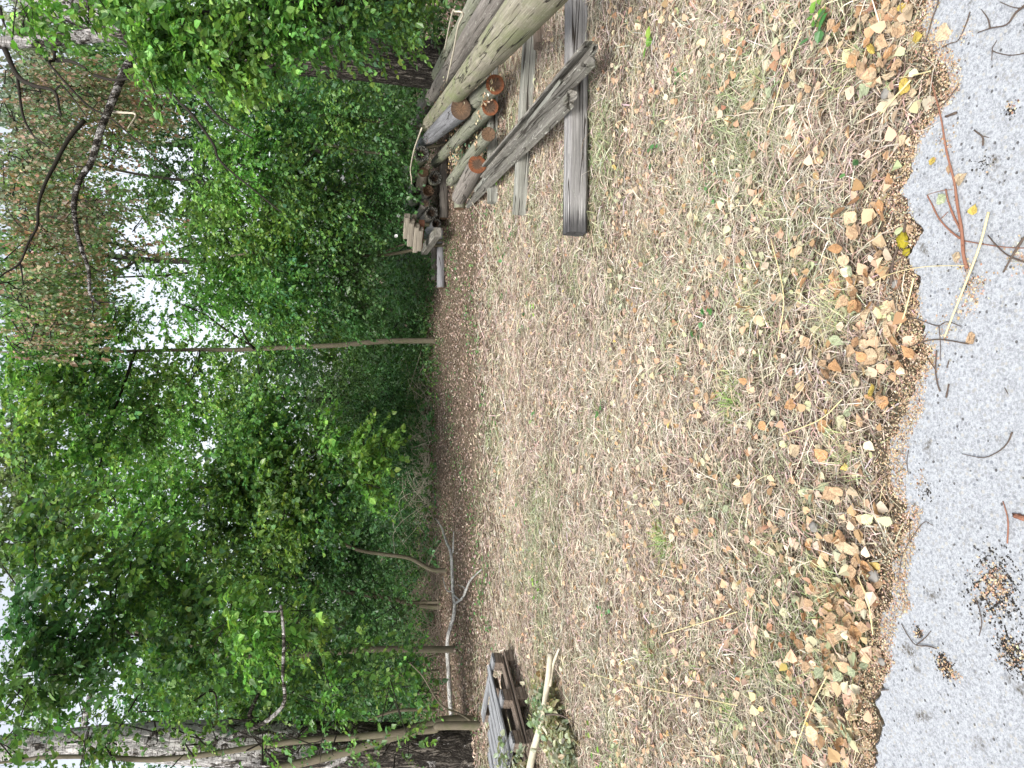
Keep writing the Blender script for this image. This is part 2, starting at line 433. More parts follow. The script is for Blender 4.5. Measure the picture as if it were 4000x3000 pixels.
ey = edge_y(ex) + np.interp(ex, np.linspace(-14, 14, 2400), r_.normal(0, 0.006, 2400)) + 0.007 * lownoise(ex, ex * 0, 60, 4) + 0.004 * lownoise(ex, ex * 0, 190, 6)
top, lip, bot, back = 0.012, 0.002, -0.15, -9.0
rows = [np.column_stack([ex, np.full_like(ex, back), np.full_like(ex, top)]), np.column_stack([ex, np.full_like(ex, 0.9), np.full_like(ex, top)]),
        np.column_stack([ex, ey - 0.012, np.full_like(ex, top)]), np.column_stack([ex, ey, np.full_like(ex, lip)]), np.column_stack([ex, ey + 0.01, np.full_like(ex, bot)])]
n_ = len(ex); V = np.vstack(rows); F = []
for r in range(4):
    a = r * n_ + np.arange(n_ - 1); F.append(np.column_stack([a, a + 1, a + n_ + 1, a + n_]))
pav = link('concrete_pavement', npmesh('concrete_pavement', V, np.vstack(F), concrete_mat()))
tag(pav, kind='structure')

# ------------------------------------------------------------------ leaves: generators
OVAL = (np.array([[0, 0, 0], [.28, .36, .05], [.68, .27, .06], [1, 0, -.04], [.68, -.27, .06], [.28, -.36, .05]]), np.array([[0, 1, 2, 3], [0, 3, 4, 5]]))
RHOMB = (np.array([[0, 0, 0], [.45, .36, .06], [1, 0, -.02], [.45, -.36, .06]]), np.array([[0, 1, 2, 3]]))
BIRCH = (np.array([[0, 0, 0], [.22, .40, .07], [.5, .34, .1], [1, 0, 0.02], [.5, -.34, .04], [.22, -.40, .02]]), np.array([[0, 1, 2, 3], [0, 3, 4, 5]]))
NARROW = (np.array([[0, 0, 0], [.4, .15, .03], [1, 0, -.05], [.4, -.15, .03]]), np.array([[0, 1, 2, 3]]))
def leaf_geo(P, D, Nn, size, tmpl, flat=None):
    D = norm(D); Sd = norm(np.cross(Nn, D)); Nn = np.cross(D, Sd)
    T, Ft = tmpl; k = len(T); n = len(P); size = np.asarray(size).reshape(-1, 1)
    if flat is None: flat = np.ones(n)
    V = (P[:, None, :] + size[:, :, None] * (T[None, :, 0:1] * D[:, None] + T[None, :, 1:2] * Sd[:, None]
         + (T[None, :, 2:3] * flat[:, None, None]) * Nn[:, None]))
    F = (Ft[None] + (np.arange(n) * k)[:, None, None])
    return V.reshape(-1, 3), F.reshape(-1, Ft.shape[1]), len(Ft)

def palette(cols, w, n, r, jit=0.12):
    cols = np.array(cols); w = np.array(w, float); w /= w.sum()
    c = cols[r.choice(len(cols), n, p=w)]
    return c * (1 + jit * r.standard_normal((n, 1))) * (1 + 0.5 * jit * r.standard_normal((n, 3)))

GREEN = [(0.085, 0.15, 0.035), (0.06, 0.12, 0.036), (0.12, 0.19, 0.04), (0.055, 0.105, 0.05), (0.18, 0.23, 0.05)]
PAL = {
    'mid': (GREEN, (5, 5, 3, 2, .5)),
    'bright': ([(0.125, 0.22, 0.045), (0.10, 0.185, 0.045), (0.19, 0.27, 0.06), (0.07, 0.13, 0.035)], (4, 4, 2.5, 2)),
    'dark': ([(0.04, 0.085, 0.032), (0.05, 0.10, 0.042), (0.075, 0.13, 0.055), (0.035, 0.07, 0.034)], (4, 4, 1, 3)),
    'blue': ([(0.055, 0.105, 0.042), (0.075, 0.13, 0.06), (0.045, 0.09, 0.036)], (3, 2, 3)),
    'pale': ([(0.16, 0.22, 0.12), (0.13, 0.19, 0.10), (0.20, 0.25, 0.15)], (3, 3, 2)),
    'brown': ([(0.27, 0.18, 0.11), (0.23, 0.17, 0.10), (0.18, 0.19, 0.09), (0.32, 0.21, 0.14), (0.11, 0.17, 0.06), (0.14, 0.20, 0.09)], (2.6, 2.6, 3, 1.6, 3.5, 3.5)),
    'sage': ([(0.30, 0.33, 0.21), (0.24, 0.28, 0.17), (0.38, 0.37, 0.26), (0.33, 0.26, 0.17)], (3, 3, 2, 1)),
}
def blob_leaves(c, rad, n, size, pal, seed, droop=0.35, spray=14, L=0.42, tmpl=RHOMB, shell=0.55, hang=False, thin=0.0):
    """leafy sprays filling an uneven ellipsoid"""
    r = np.random.default_rng(seed); c = np.asarray(c, float); rad = np.asarray(rad, float)
    m = max(1, n // spray)
    u = norm(r.standard_normal((m, 3)))
    bumpy = 1 + 0.22 * np.sin(u[:, 0] * 4 + seed) * np.sin(u[:, 1] * 5 + 2 * seed) + 0.18 * np.sin(u[:, 2] * 7 + seed * 3) + 0.10 * np.sin(u[:, 0] * 13 + u[:, 2] * 11)
    rr = (r.random(m) ** shell) * bumpy
    st = c + u * rad * rr[:, None]
    if thin > 0:   # open gaps inside the crown
        v = lownoise(st[:, 0] * 1.0 + 3.1 * st[:, 1], st[:, 2] * 1.3, 2.6 / max(rad.mean(), .3) + 1.2, seed + 11)
        keep = v > (thin * 2 - 1) * 0.9
        st, u = st[keep], u[keep]; m = len(st)
        if m == 0: return None
    if hang: d = norm(np.column_stack([0.25 * r.standard_normal(m), 0.25 * r.standard_normal(m), -np.ones(m)]))
    else: d = norm(np.column_stack([u[:, 0] + .7 * r.standard_normal(m), u[:, 1] + .7 * r.standard_normal(m), -droop + 0.35 * r.standard_normal(m)]))
    Ls = L * r.uniform(0.5, 1.3, m)
    k = spray
    t = (np.arange(k) + 0.5) / k
    side = norm(np.cross(d, np.array([0, 0, 1.0])) + 1e-6)
    P = st[:, None] + d[:, None] * (t[None, :, None] * Ls[:, None, None])
    P[:, :, 2] -= 0.25 * Ls[:, None] * t[None] ** 2
    sg = np.where(np.arange(k) % 2 == 0, 1.0, -1.0)[None, :, None]
    D = 0.55 * d[:, None] + 0.75 * sg * side[:, None] + 0.35 * r.standard_normal((m, k, 3)); D[:, :, 2] -= 0.35
    Nn = np.array([0, 0, 1.0]) + 0.55 * r.standard_normal((m, k, 3)) - 0.25 * d[:, None]
    if hang: Nn = r.standard_normal((m, k, 3)); D[:, :, 2] -= 0.8
    P = (P + 0.1 * size * r.standard_normal((m, k, 3))).reshape(-1, 3)
    sz = size * np.clip(r.lognormal(-.08, .3, m * k), .45, 1.7) * np.repeat(r.uniform(.8, 1.2, m), k)
    V, F, q = leaf_geo(P, D.reshape(-1, 3), Nn.reshape(-1, 3), sz, tmpl)
    cols, w = PAL[pal]
    if pal in ('mid', 'bright', 'dark', 'blue'): cols = [(c_[0] * 1.25, c_[1] * 1.5, c_[2] * (1.5 if pal in ('mid', 'bright') else 1.15)) for c_ in cols]
    cl = palette(cols, w, m * k, r) * r.uniform(.86, 1.18) * np.array([r.uniform(.85, 1.2), 1, r.uniform(.9, 1.15)])
    cl *= np.repeat(np.clip(1 + 0.2 * r.standard_normal((m, 1)), .5, 1.6), k, axis=0)
    return V, F, np.repeat(cl, q, axis=0), st, d, Ls

class Foliage:
    def __init__(s): s.V = []; s.F = []; s.c = []; s.n = 0; s.tw = Geo()
    def blob(s, *a, twigs=0.0, **k):
        res = blob_leaves(*a, **k)
        if res is None: return
        V, F, c, st, d, L = res
        s.V.append(V); s.F.append(F + s.n); s.c.append(c); s.n += len(V)
        if twigs:
            cc = np.asarray(a[0])
            for q in range(int(len(st) * twigs)):
                p = st[q]; e = p + d[q] * L[q]; e[2] -= 0.2 * L[q]
                mid = p * 0.75 + cc * 0.25
                s.tw.add(*tube([mid, p, e], [0.006, 0.004, 0.0015], 3, 2, cap=False))
    def add(s, V, F, c):
        s.V.append(V); s.F.append(F + s.n); s.c.append(c); s.n += len(V)
    def mesh(s, name, mat, base):
        by = {}
        V = np.vstack(s.V) - np.asarray(base)
        for f, c in zip(s.F, s.c): by.setdefault(f.shape[1], []).append((f, c))
        fs = [np.vstack([x[0] for x in v]) for v in by.values()]
        cs = np.vstack([np.vstack([x[1] for x in v]) for v in by.values()])
        return npmesh(name, V, fs, mat, col=cs)

# ------------------------------------------------------------------ ground cover
def ground_pts(n, y0, y1, r, power=1.0, wide=0.62):
    u = r.random(n * 2)
    Yp = (y0 ** power + u * (y1 ** power - y0 ** power)) ** (1 / power)
    Xp = r.uniform(-1, 1, n * 2) * (wide * Yp + 0.35)
    k = Yp > edge_y(Xp) + 0.02
    return Xp[k][:n], Yp[k][:n]
STRAW = [(0.42, 0.345, 0.27), (0.53, 0.45, 0.36), (0.30, 0.24, 0.19), (0.64, 0.57, 0.475), (0.19, 0.145, 0.115)]
def greenness(x, y):
    g = 0.5 + 0.5 * lownoise(x, y, 2.6, 21) ; g2 = 0.5 + 0.5 * lownoise(x, y, 7.0, 22)
    return np.clip(0.7 * g + 0.5 * g2 - 0.5, 0, 1)
def grass_blades(n, y0, y1, power, wid, seed, lie=0.25, seg=2, Lm=0.085, fade=None):
    r = np.random.default_rng(abs(int(seed)))
    x, y = ground_pts(n, y0, y1, r, power); n = len(x)
    # thin out where the litter band lies by the kerb
    dist = y - edge_y(x)
    k = r.random(n) < np.clip(dist / 0.16 - 0.1, 0.10, 1); x, y = x[k], y[k]; n = len(x)
    if fade is not None:
        k = r.random(n) < np.clip(1 - (y + .5 * lownoise(x, y, 1.5, 35) - fade[0]) / (fade[1] - fade[0]), 0, 1); x, y = x[k], y[k]; n = len(x)
    az = 2.5 * lownoise(x, y, 3.0, 33) + r.normal(0, 1.6, n)
    L = Lm * r.lognormal(0, 0.35, n); lift = np.abs(r.normal(0, lie, n)) + 0.05
    curl = r.normal(0, 0.9, n)
    z0 = gz(x, y) + r.random(n) * 0.022
    pts = []
    p = np.column_stack([x, y, z0]); pts.append(p)
    for s in range(seg):
        a = az + curl * (s + 0.5) / seg; el = lift * (1 - 1.5 * (s + .5) / seg)
        p = p + (L / seg)[:, None] * np.column_stack([np.cos(a) * np.cos(el), np.sin(a) * np.cos(el), np.sin(el)])
        p[:, 2] = np.maximum(p[:, 2], z0 - 0.004)
        pts.append(p)
    w = wid * r.uniform(0.5, 1.5, n)
    sd_ = np.column_stack([-np.sin(az), np.cos(az), r.normal(0, 0.6, n)]); sd_ = norm(sd_)
    V = []; 
    for s in range(seg + 1):
        ww = (w * (1 - 0.75 * s / seg) * 0.5)[:, None]
        V += [pts[s] - sd_ * ww, pts[s] + sd_ * ww]
    V = np.stack(V, 1).reshape(-1, 3); k = 2 * (seg + 1)
    F = np.concatenate([np.array([[2 * s, 2 * s + 1, 2 * s + 3, 2 * s + 2]]) for s in range(seg)])
    F = (F[None] + (np.arange(n) * k)[:, None, None]).reshape(-1, 4)
    c = palette(STRAW, (3.5, 4, 2.2, 2.8, 1.8), n, r, 0.16)
    g = r.random(n) < greenness(x, y) * 0.85
    c[g] = palette([(0.30, 0.32, 0.19), (0.22, 0.26, 0.13), (0.38, 0.39, 0.27), (0.16, 0.22, 0.09)], (3, 2, 3, 1), g.sum(), r)
    return V, F, np.repeat(c, seg, axis=0)
def long_grass(nt, per, y0, y1, power, L0, wid, seed):
    """tufts of long bleached blades fanning over one another"""
    r = np.random.default_rng(seed); cx, cy = ground_pts(nt, y0, y1, r, power)
    k = r.random(len(cx)) < np.clip(.55 + .45 * lownoise(cx, cy, 2.2, 88), .12, 1); cx, cy = cx[k], cy[k]; nt = len(cx); n = nt * per
    lean = np.repeat(r.uniform(0, 6.28, nt), per); x = np.repeat(cx, per) + r.normal(0, .03, n); y = np.repeat(cy, per) + r.normal(0, .03, n)
    ok = y > edge_y(x) - .005; az = lean + r.normal(0, .9, n); L = L0 * r.lognormal(0, .35, n); el0 = r.uniform(.15, .95, n); seg = 4
    z0 = gz(x, y) + .005; p = np.column_stack([x, y, z0]); pts = [p]
    curl = r.normal(0, .8, n)
    for q in range(seg):
        a = az + curl * q / seg; el = el0 - 1.5 * (q + .5) / seg * (el0 + .1)
        p = p + (L / seg)[:, None] * np.column_stack([np.cos(a) * np.cos(el), np.sin(a) * np.cos(el), np.sin(el)]); p[:, 2] = np.maximum(p[:, 2], z0 + .012); pts.append(p)
    w = wid * r.uniform(.6, 1.4, n); sd_ = norm(np.column_stack([-np.sin(az), np.cos(az), r.normal(0, .5, n)])); V = []
    for q in range(seg + 1):
        ww = (w * (1 - .8 * (q / seg) ** 1.5) * .5)[:, None]; V += [pts[q] - sd_ * ww, pts[q] + sd_ * ww]
    V = np.stack(V, 1)[ok]; n2 = len(V); kk = 2 * (seg + 1); F = np.array([[2 * q, 2 * q + 1, 2 * q + 3, 2 * q + 2] for q in range(seg)])
    F = (F[None] + (np.arange(n2) * kk)[:, None, None]).reshape(-1, 4)
    cs = np.array([(0.53, 0.465, 0.375), (0.62, 0.56, 0.465), (0.45, 0.43, 0.33), (0.39, 0.40, 0.29), (0.48, 0.39, 0.31), (0.30, 0.33, 0.21)])
    tc = r.choice(6, nt, p=[.28, .2, .18, .14, .12, .08]); c = cs[np.where(r.random(n) < .7, np.repeat(tc, per), r.choice(6, n))] * (1 + .12 * r.standard_normal((n, 1)))
    return V.reshape(-1, 3), F, np.repeat(c[ok], seg, axis=0)
gf = Foliage()
gf.add(*long_grass(1500, 15, 1.75, 5.0, 1.6, .13, .0038, 141))
gf.add(*long_grass(1000, 12, 4.8, 9.0, 1.6, .13, .005, 142))
gf.add(*grass_blades(56000, 1.8, 4.2, 1.6, 0.0042, 41, lie=0.4))
gf.add(*grass_blades(100000, 4.0, 8.0, 1.7, 0.0055, 42, lie=0.4, Lm=0.10))
gf.add(*grass_blades(62000, 7.3, 10.6, 0.6, 0.009, 43, lie=0.5, seg=1, Lm=0.11, fade=(8.6, 10.8)))
tag(link('dry_grass', gf.mesh('dry_grass', M_GRASS, (0, 0, 0))), 'matted dry straw coloured grass covering the ground beyond the concrete', 'grass', kind='stuff')

TAN = [(0.50, 0.36, 0.24), (0.56, 0.42, 0.29), (0.44, 0.29, 0.175), (0.58, 0.49, 0.36), (0.34, 0.21, 0.12), (0.46, 0.46, 0.29), (0.56, 0.43, 0.15)]
TANW = (4, 4, 2.6, 3, 2.2, 2.2, .3)
def litter(n, y0, y1, power, size, seed, z=0.012, tilt=0.35, tmpl=BIRCH, cols=TAN, w=TANW, mask=None):
    r = np.random.default_rng(abs(int(seed)))
    x, y = ground_pts(n, y0, y1, r, power)
    if mask is not None:
        k = r.random(len(x)) < mask(x, y); x, y = x[k], y[k]
    n = len(x)
    P = np.column_stack([x, y, gz(x, y) + z + 0.02 * r.random(n)])
    a = r.uniform(0, 6.28, n)
    Nn = np.column_stack([tilt * r.standard_normal(n), tilt * r.standard_normal(n), np.ones(n)])
    D = np.column_stack([np.cos(a), np.sin(a), tilt * 0.6 * r.standard_normal(n)])
    V, F, q = leaf_geo(P, D, norm(Nn), size * r.uniform(0.55, 1.2, n), tmpl, r.uniform(-2, 3.2, n))
    return V, F, np.repeat(palette(cols, w, n, r, 0.1), q, axis=0)
lf = Foliage()
lf.add(*litter(2600, 2.2, 4.5, 1.5, 0.042, 51, tilt=0.55, z=.02))
def drift(n, seed):
    r = np.random.default_rng(seed); x = r.uniform(-2.6, 2.6, n); d = r.gamma(2.4, 0.075, n) + 0.015
    k = r.random(n) < np.clip(0.65 + 0.5 * lownoise(x, d * 0, 4.0, 9), .3, 1); x, d = x[k], d[k]; n = len(x)
    y = edge_y(x) + d; P = np.column_stack([x, y, gz(x, y) + .018 + .035 * r.random(n)]); a = r.uniform(0, 6.28, n)
    Nn = np.column_stack([.45 * r.standard_normal(n), .45 * r.standard_normal(n), np.ones(n)])
    V, F, q = leaf_geo(P, np.column_stack([np.cos(a), np.sin(a), .3 * r.standard_normal(n)]), norm(Nn), 0.046 * r.uniform(0.6, 1.25, n), BIRCH, r.uniform(-2.5, 4.2, n))
    return V, F, np.repeat(palette(TAN, TANW, n, r, 0.1), q, axis=0)
lf.add(*drift(1500, 58))
lf.add(*litter(3400, 4.2, 9.0, 1.7, 0.038, 52, tilt=0.55, z=.02, mask=lambda x, y: np.clip(0.45 + 0.45 * lownoise(x, y, 1.6, 61), .15, 1)))
BRN = [(0.28, 0.205, 0.16), (0.38, 0.29, 0.235), (0.18, 0.125, 0.10), (0.54, 0.45, 0.38), (0.10, 0.07, 0.056)]
fm = lambda x, y: np.clip((y - 8.7 + 0.8 * lownoise(x, y, 0.9, 71) + np.where(x < -3, 0.8, 0)) / 2.2, 0.015, 1)
lf.add(*litter(105000, 7.0, 22.0, 1.0, 0.045, 53, tmpl=RHOMB, cols=BRN, w=(3, 3, 3, 1.5, 2), mask=fm, tilt=0.5))
lf.add(*litter(3500, 4.0, 10.0, 1.6, 0.042, 57, tilt=0.5, mask=lambda x, y: np.clip((x - 0.5) * 0.6, 0, 1) * np.clip((y - 5.2) * .8, 0, 1)))
# small green ground plants under the trees
def sprouts(n, y0, y1, seed):
    r = np.random.default_rng(seed); x, y = ground_pts(n, y0, y1, r, 1.3)
    k = r.random(len(x)) < np.clip(.1 + .7 * lownoise(x, y, 1.6, 19), 0, 1) * np.clip((y - 7.5) / 3, .1, 1); x, y = x[k], y[k]; n = len(x); m = 7
    P = np.repeat(np.column_stack([x, y, gz(x, y) + .03]), m, axis=0) + r.normal(0, 1, (n * m, 3)) * np.array([.075, .075, .03]); a = r.uniform(0, 6.28, n * m)
    V, F, q = leaf_geo(P, np.column_stack([np.cos(a), np.sin(a), .2 * r.standard_normal(n * m)]), norm(np.array([0, 0, 1.]) + .4 * r.standard_normal((n * m, 3))), .05 * r.uniform(.6, 1.3, n * m), RHOMB)
    return V, F, palette([(0.09, 0.21, 0.07), (0.13, 0.27, 0.09), (0.19, 0.29, 0.11), (0.07, 0.16, 0.07)], (3, 3, 2, 2), n * m, r)
gp = Foliage(); gp.add(*sprouts(4200, 6.5, 21, 62))
tag(link('ground_plants', gp.mesh('ground_plants', M_LEAF, (0, 0, 0))), 'scattered small green ivy and weed sprouts in the litter under the trees', 'ground plants', kind='stuff')
tag(link('leaf_litter', lf.mesh('leaf_litter', M_DRY, (0, 0, 0))), 'brown and tan fallen leaves strewn through the grass and under the trees', 'leaf litter', kind='stuff')

# chips: birch seed scales and crumbs piled along the concrete edge
def chips(n, seed):
    r = np.random.default_rng(abs(int(seed)))
    x = r.uniform(-1.7, 1.7, n)
    d = r.gamma(2.2, 0.03, n) - 0.045 - 0.03 * lownoise(x, x * 0, 7, 5)
    y = edge_y(x) + d
    z = np.where(y < edge_y(x), 0.0125, 0.006 + 0.006 * r.random(n))
    P = np.column_stack([x, y, z + 0.003 * r.random(n)])
    extra = []
    for (ax, ay), s, m in DARK_SPOTS:
        q = r.normal(0, 1, (m, 2)) * s + np.array([ax, ay]); q = q[: int(m * .35)] * 1.0; m = len(q); q = q + 0.35 * s * np.sin(q[:, ::-1] * 160); extra.append(np.column_stack([q, np.full(m, 0.013) + 0.003 * r.random(m)]))
    P = np.vstack([P] + extra); n = len(P)
    a = r.uniform(0, 6.28, n)
    Nn = np.column_stack([.5 * r.standard_normal(n), .5 * r.standard_normal(n), np.ones(n)])
    V, F, q = leaf_geo(P, np.column_stack([np.cos(a), np.sin(a), .2 * r.standard_normal(n)]), norm(Nn), r.uniform(0.003, 0.009, n), RHOMB)
    return V, F, palette([(0.40, 0.28, 0.18), (0.52, 0.40, 0.27), (0.32, 0.21, 0.13), (0.12, 0.08, 0.06), (0.58, 0.49, 0.36)], (4, 4, 2.5, 1.2, 3), n, r, 0.15)
DARK_SPOTS = []
for (a, b, s, m) in [(3885, 2310, .03, 900), (3895, 2250, .02, 400), (3960, 2560, .022, 380), (3695, 2602, .016, 300), (3740, 2650, .01, 100), (3590, 2475, .01, 90),
                     (3950, 420, .010, 60), (3870, 660, .012, 30), (3810, 1120, .02, 420), (3780, 1190, .02, 240), (3980, 1010, .02, 260),
                     (3700, 550, .02, 200), (3700, 150, .012, 80), (3770, 130, .015, 90), (3590, 1880, .015, 120), (3770, 1040, .015, 150), (3700, 1290, .02, 160), (3640, 1420, .02, 300)]:
    DARK_SPOTS.append((PZ(a, b, 0.012)[:2], s, m))
cf = Foliage(); cf.add(*chips(20000, 81))
tag(link('seed_chaff', cf.mesh('seed_chaff', M_DRY, (0, 0, 0))), 'orange brown seed scales and crumbs along the edge of the concrete', 'debris', kind='stuff')
# black crumbs of soil lying in the hollows of the slab
def crumbs(seed):
    r = np.random.default_rng(seed); V = []; F = []
    for (a, b, s, m) in [(3885, 2330, .035, 420), (3900, 2250, .03, 240), (3935, 2515, .012, 90), (3965, 2570, .02, 260), (3685, 2590, .012, 120), (3700, 2610, .012, 120), (3590, 2475, .007, 60),
                         (3950, 430, .008, 26), (3850, 640, .012, 22), (3620, 1925, .012, 22), (3780, 1110, .012, 24)]:
        c = PZ(a, b, 0.012)[:2]
        for q in r.normal(0, 1, (int(m * 1.5), 2)) * s * (.9 + .5 * r.random((int(m * 1.5), 1))) + c:
            q = q + .4 * s * np.sin(q[::-1] * 130); k = r.uniform(0.0015, 0.005)
            T = norm(r.standard_normal((6, 3))) * k; T[:, 2] = abs(T[:, 2]) * .6
            V.append(T + np.array([q[0], q[1], 0.0118])); F.append(np.array([[0, 1, 2], [0, 2, 3], [0, 3, 4], [0, 4, 5], [1, 2, 4], [2, 3, 5]]) + 6 * len(F))
    return np.vstack(V), np.vstack(F)
M_SOILC = flat_mat('black_soil_crumb', (0.03, 0.026, 0.022), 0.9)
V, F = crumbs(82)
tag(link('soil_crumbs', npmesh('soil_crumbs', V, F, M_SOILC)), 'black crumbs of soil in the hollows of the concrete', 'soil', kind='stuff')

# the fallen leaves that show largest: each a thing of its own
leaf_mesh = []
for k in range(10):
    r = np.random.default_rng(900 + k)
    t = np.linspace(0, 1, 7); wv = np.array([0.06, .38, .44, .37, .27, .12, 0.0]) * r.uniform(.85, 1.1)
    if k % 3 == 2: wv = np.array([0.05, .26, .36, .36, .28, .13, 0.0])
    curl = r.uniform(-.3, .5); fold = r.uniform(-.05, .45); tw = r.uniform(-.35, .35)
    V = []
    for a, w_ in zip(t, wv):
        zc = curl * (a - .45) ** 2 - .05
        for s in (-1, -.5, 0, .5, 1):
            ww = w_ * (1 + (0.06 * r.standard_normal() if abs(s) == 1 else 0))
            V.append([a + (0.03 * r.standard_normal() if abs(s) == 1 else 0), s * ww, zc + fold * abs(s * w_) ** 1.3 + tw * s * w_ * a + 0.015 * r.standard_normal()])
    F = [[i * 5 + j, i * 5 + j + 1, i * 5 + j + 6, i * 5 + j + 5] for i in range(6) for j in range(4)]
    V = np.array(V); V[:, 2] -= V[:, 2].min()
    leaf_mesh.append((V, np.array(F)))
LEAFC = {'tan': (0.55, 0.38, 0.235), 'orange': (0.53, 0.31, 0.155), 'pale': (0.64, 0.50, 0.33), 'brown': (0.36, 0.22, 0.12), 'green': (0.42, 0.47, 0.30), 'yellow': (0.62, 0.47, 0.12)}
def dleaf_mat(name, c):
    m, nt, out = newmat(name)
    o = mapped(nt, (1, 1, 1)); n1 = noise(nt, o, 3.5, 4, 0.6)
    oi = N(nt, 'ObjectInfo')
    mr = N(nt, 'MapRange'); nt.links.new(oi.outputs['Random'], mr.inputs[0]); mr.inputs[3].default_value = 0.78; mr.inputs[4].default_value = 1.15
    col = mix(nt, ramp(nt, n1, [(0.4, 0.0), (0.7, 1.0)]), c, tuple(0.72 * np.array(c)))
    col = mix(nt, 1.0, col, mr.outputs[0], 'MULTIPLY')
    sx = N(nt, 'SeparateXYZ'); nt.links.new(o, sx.inputs[0])
    ab = N(nt, 'Math', operation='ABSOLUTE'); nt.links.new(sx.outputs[1], ab.inputs[0])
    col = mix(nt, ramp(nt, ab.outputs[0], [(0.0, 0.5), (0.03, 0.0)]), col, tuple(0.55 * np.array(c)))
    p = principled(nt, out, col, 0.75, bump(nt, n1, 0.5, 0.05), 0.2)
    tr = N(nt, 'BsdfTranslucent'); nt.links.new(col, tr.inputs[0]); ms = N(nt, 'MixShader'); ms.inputs[0].default_value = 0.15
    nt.links.new(p.outputs[0], ms.inputs[1]); nt.links.new(tr.outputs[0], ms.inputs[2]); nt.links.new(ms.outputs[0], out.inputs[0])
    return m
DM = {}
for kname, c in LEAFC.items():
    mm = dleaf_mat('fallen_leaf_' + kname, c)
    DM[kname] = [npmesh('fallen_leaf', V, F, mm, smooth=True) for V, F in leaf_mesh]
def put_leaf(x, y, z, size, kind, r, label, group=None, tilt=0.25, k=None, az=None):
    o = link('fallen_leaf', DM[kind][int(r.integers(0, 10)) if k is None else k])
    o.location = (x, y, z); o.scale = (size,) * 3
    o.rotation_euler = (tilt * r.standard_normal(), tilt * r.standard_normal(), r.uniform(0, 6.28) if az is None else az)
    return tag(o, label, 'leaf', group)
r = np.random.default_rng(91)
NL = 0
def sz_n(s_): return 'small' if s_ < .042 else ('large' if s_ > .052 else 'medium')
def wh_n(d_): return 'on the crumbs' if d_ < .1 else ('in the drift' if d_ < .3 else 'in the grass')
LM = [(1.05, 'at the right border'), (.85, 'right of the briar tip'), (.62, 'by the briar tip'), (.45, 'right of the yellow moss'), (.3, 'by the yellow moss'), (.1, 'by the short yellow straw'), (-.1, 'beside the arched twig'),
      (-.3, 'left of the arched twig'), (-.5, 'near the sickle shaped twig'), (-.7, 'near the reddish twig'), (-.9, 'level with the V shaped twig'), (-9, 'at the left border')]
def lm_n(x_): return next(t_ for a_, t_ in LM if x_ > a_)
LG = 'fallen birch leaves heaped along the concrete edge'
for i in range(2000):
    if NL >= 285: break
    x = r.uniform(-1.25, 1.25); d = r.gamma(2.6, 0.075) + 0.03
    if r.random() < 0.12: d = r.uniform(0.3, 1.3)
    if r.random() > 0.55 + 0.45 * lownoise(np.array(x), np.array(0.0), 4, 9): continue
    y = float(edge_y(x)) + d
    kd = r.choice(['tan', 'orange', 'pale', 'brown', 'green', 'yellow'], p=[.37, .24, .17, .10, .09, .03])
    zs_ = r.uniform(0.034, 0.06)
    nm = {'tan': 'tan', 'orange': 'orange brown', 'pale': 'pale cream', 'brown': 'dark brown', 'green': 'greenish', 'yellow': 'yellow'}[kd]
    put_leaf(x, y, float(gz(x, y)) + 0.03 + 0.03 * r.random(), zs_, kd, r,
              ' '.join([sz_n(zs_), nm, 'fallen leaf', wh_n(d), lm_n(x)]), LG, 0.4)
    NL += 1
for (a, b, s, kd, lab) in [
        (3672, 112, .062, 'pale', 'large pale torn leaf lying on the concrete beside the dark curved twig'),
        (3605, 140, .045, 'yellow', 'curled yellowish leaf at the concrete edge under the dark curved twig'),
        (3624, 335, .03, 'pale', 'small cream leaf on chaff left of the red briar stem tip'),
        (3582, 362, .034, 'pale', 'small pale leaf among the chaff near the briar tip'),
        (3542, 530, .042, 'pale', 'cream leaf with dark spots at the edge of the concrete'),
        (3655, 630, .03, 'yellow', 'small yellowish leaf beside the briar stem on concrete'),
        (3712, 640, .03, 'tan', 'tan leaf tucked under the briar stem'),
        (3735, 715, .04, 'pale', 'cream leaf half under the thick red briar stem'),
        (3690, 790, .035, 'green', 'green and yellow leaf between the forks of the briar'),
        (3560, 912, .032, 'tan', 'light tan leaf next to the yellow moss cushion'),
        (3752, 1005, .03, 'pale', 'pale leaf leaning on the butt of the briar stem'),
        (3810, 1310, .04, 'tan', 'single tan leaf lying alone in the middle of the concrete'),
        (3800, 840, .03, 'yellow', 'little yellow curled leaf near the long yellow straw'),
        (3480, 1260, .045, 'pale', 'pale pinkish leaf standing out at the end of the short straw')]:
    p = PZ(a, b, 0.015)
    put_leaf(p[0], p[1], 0.0145, s, kd, r, lab, None, 0.08)

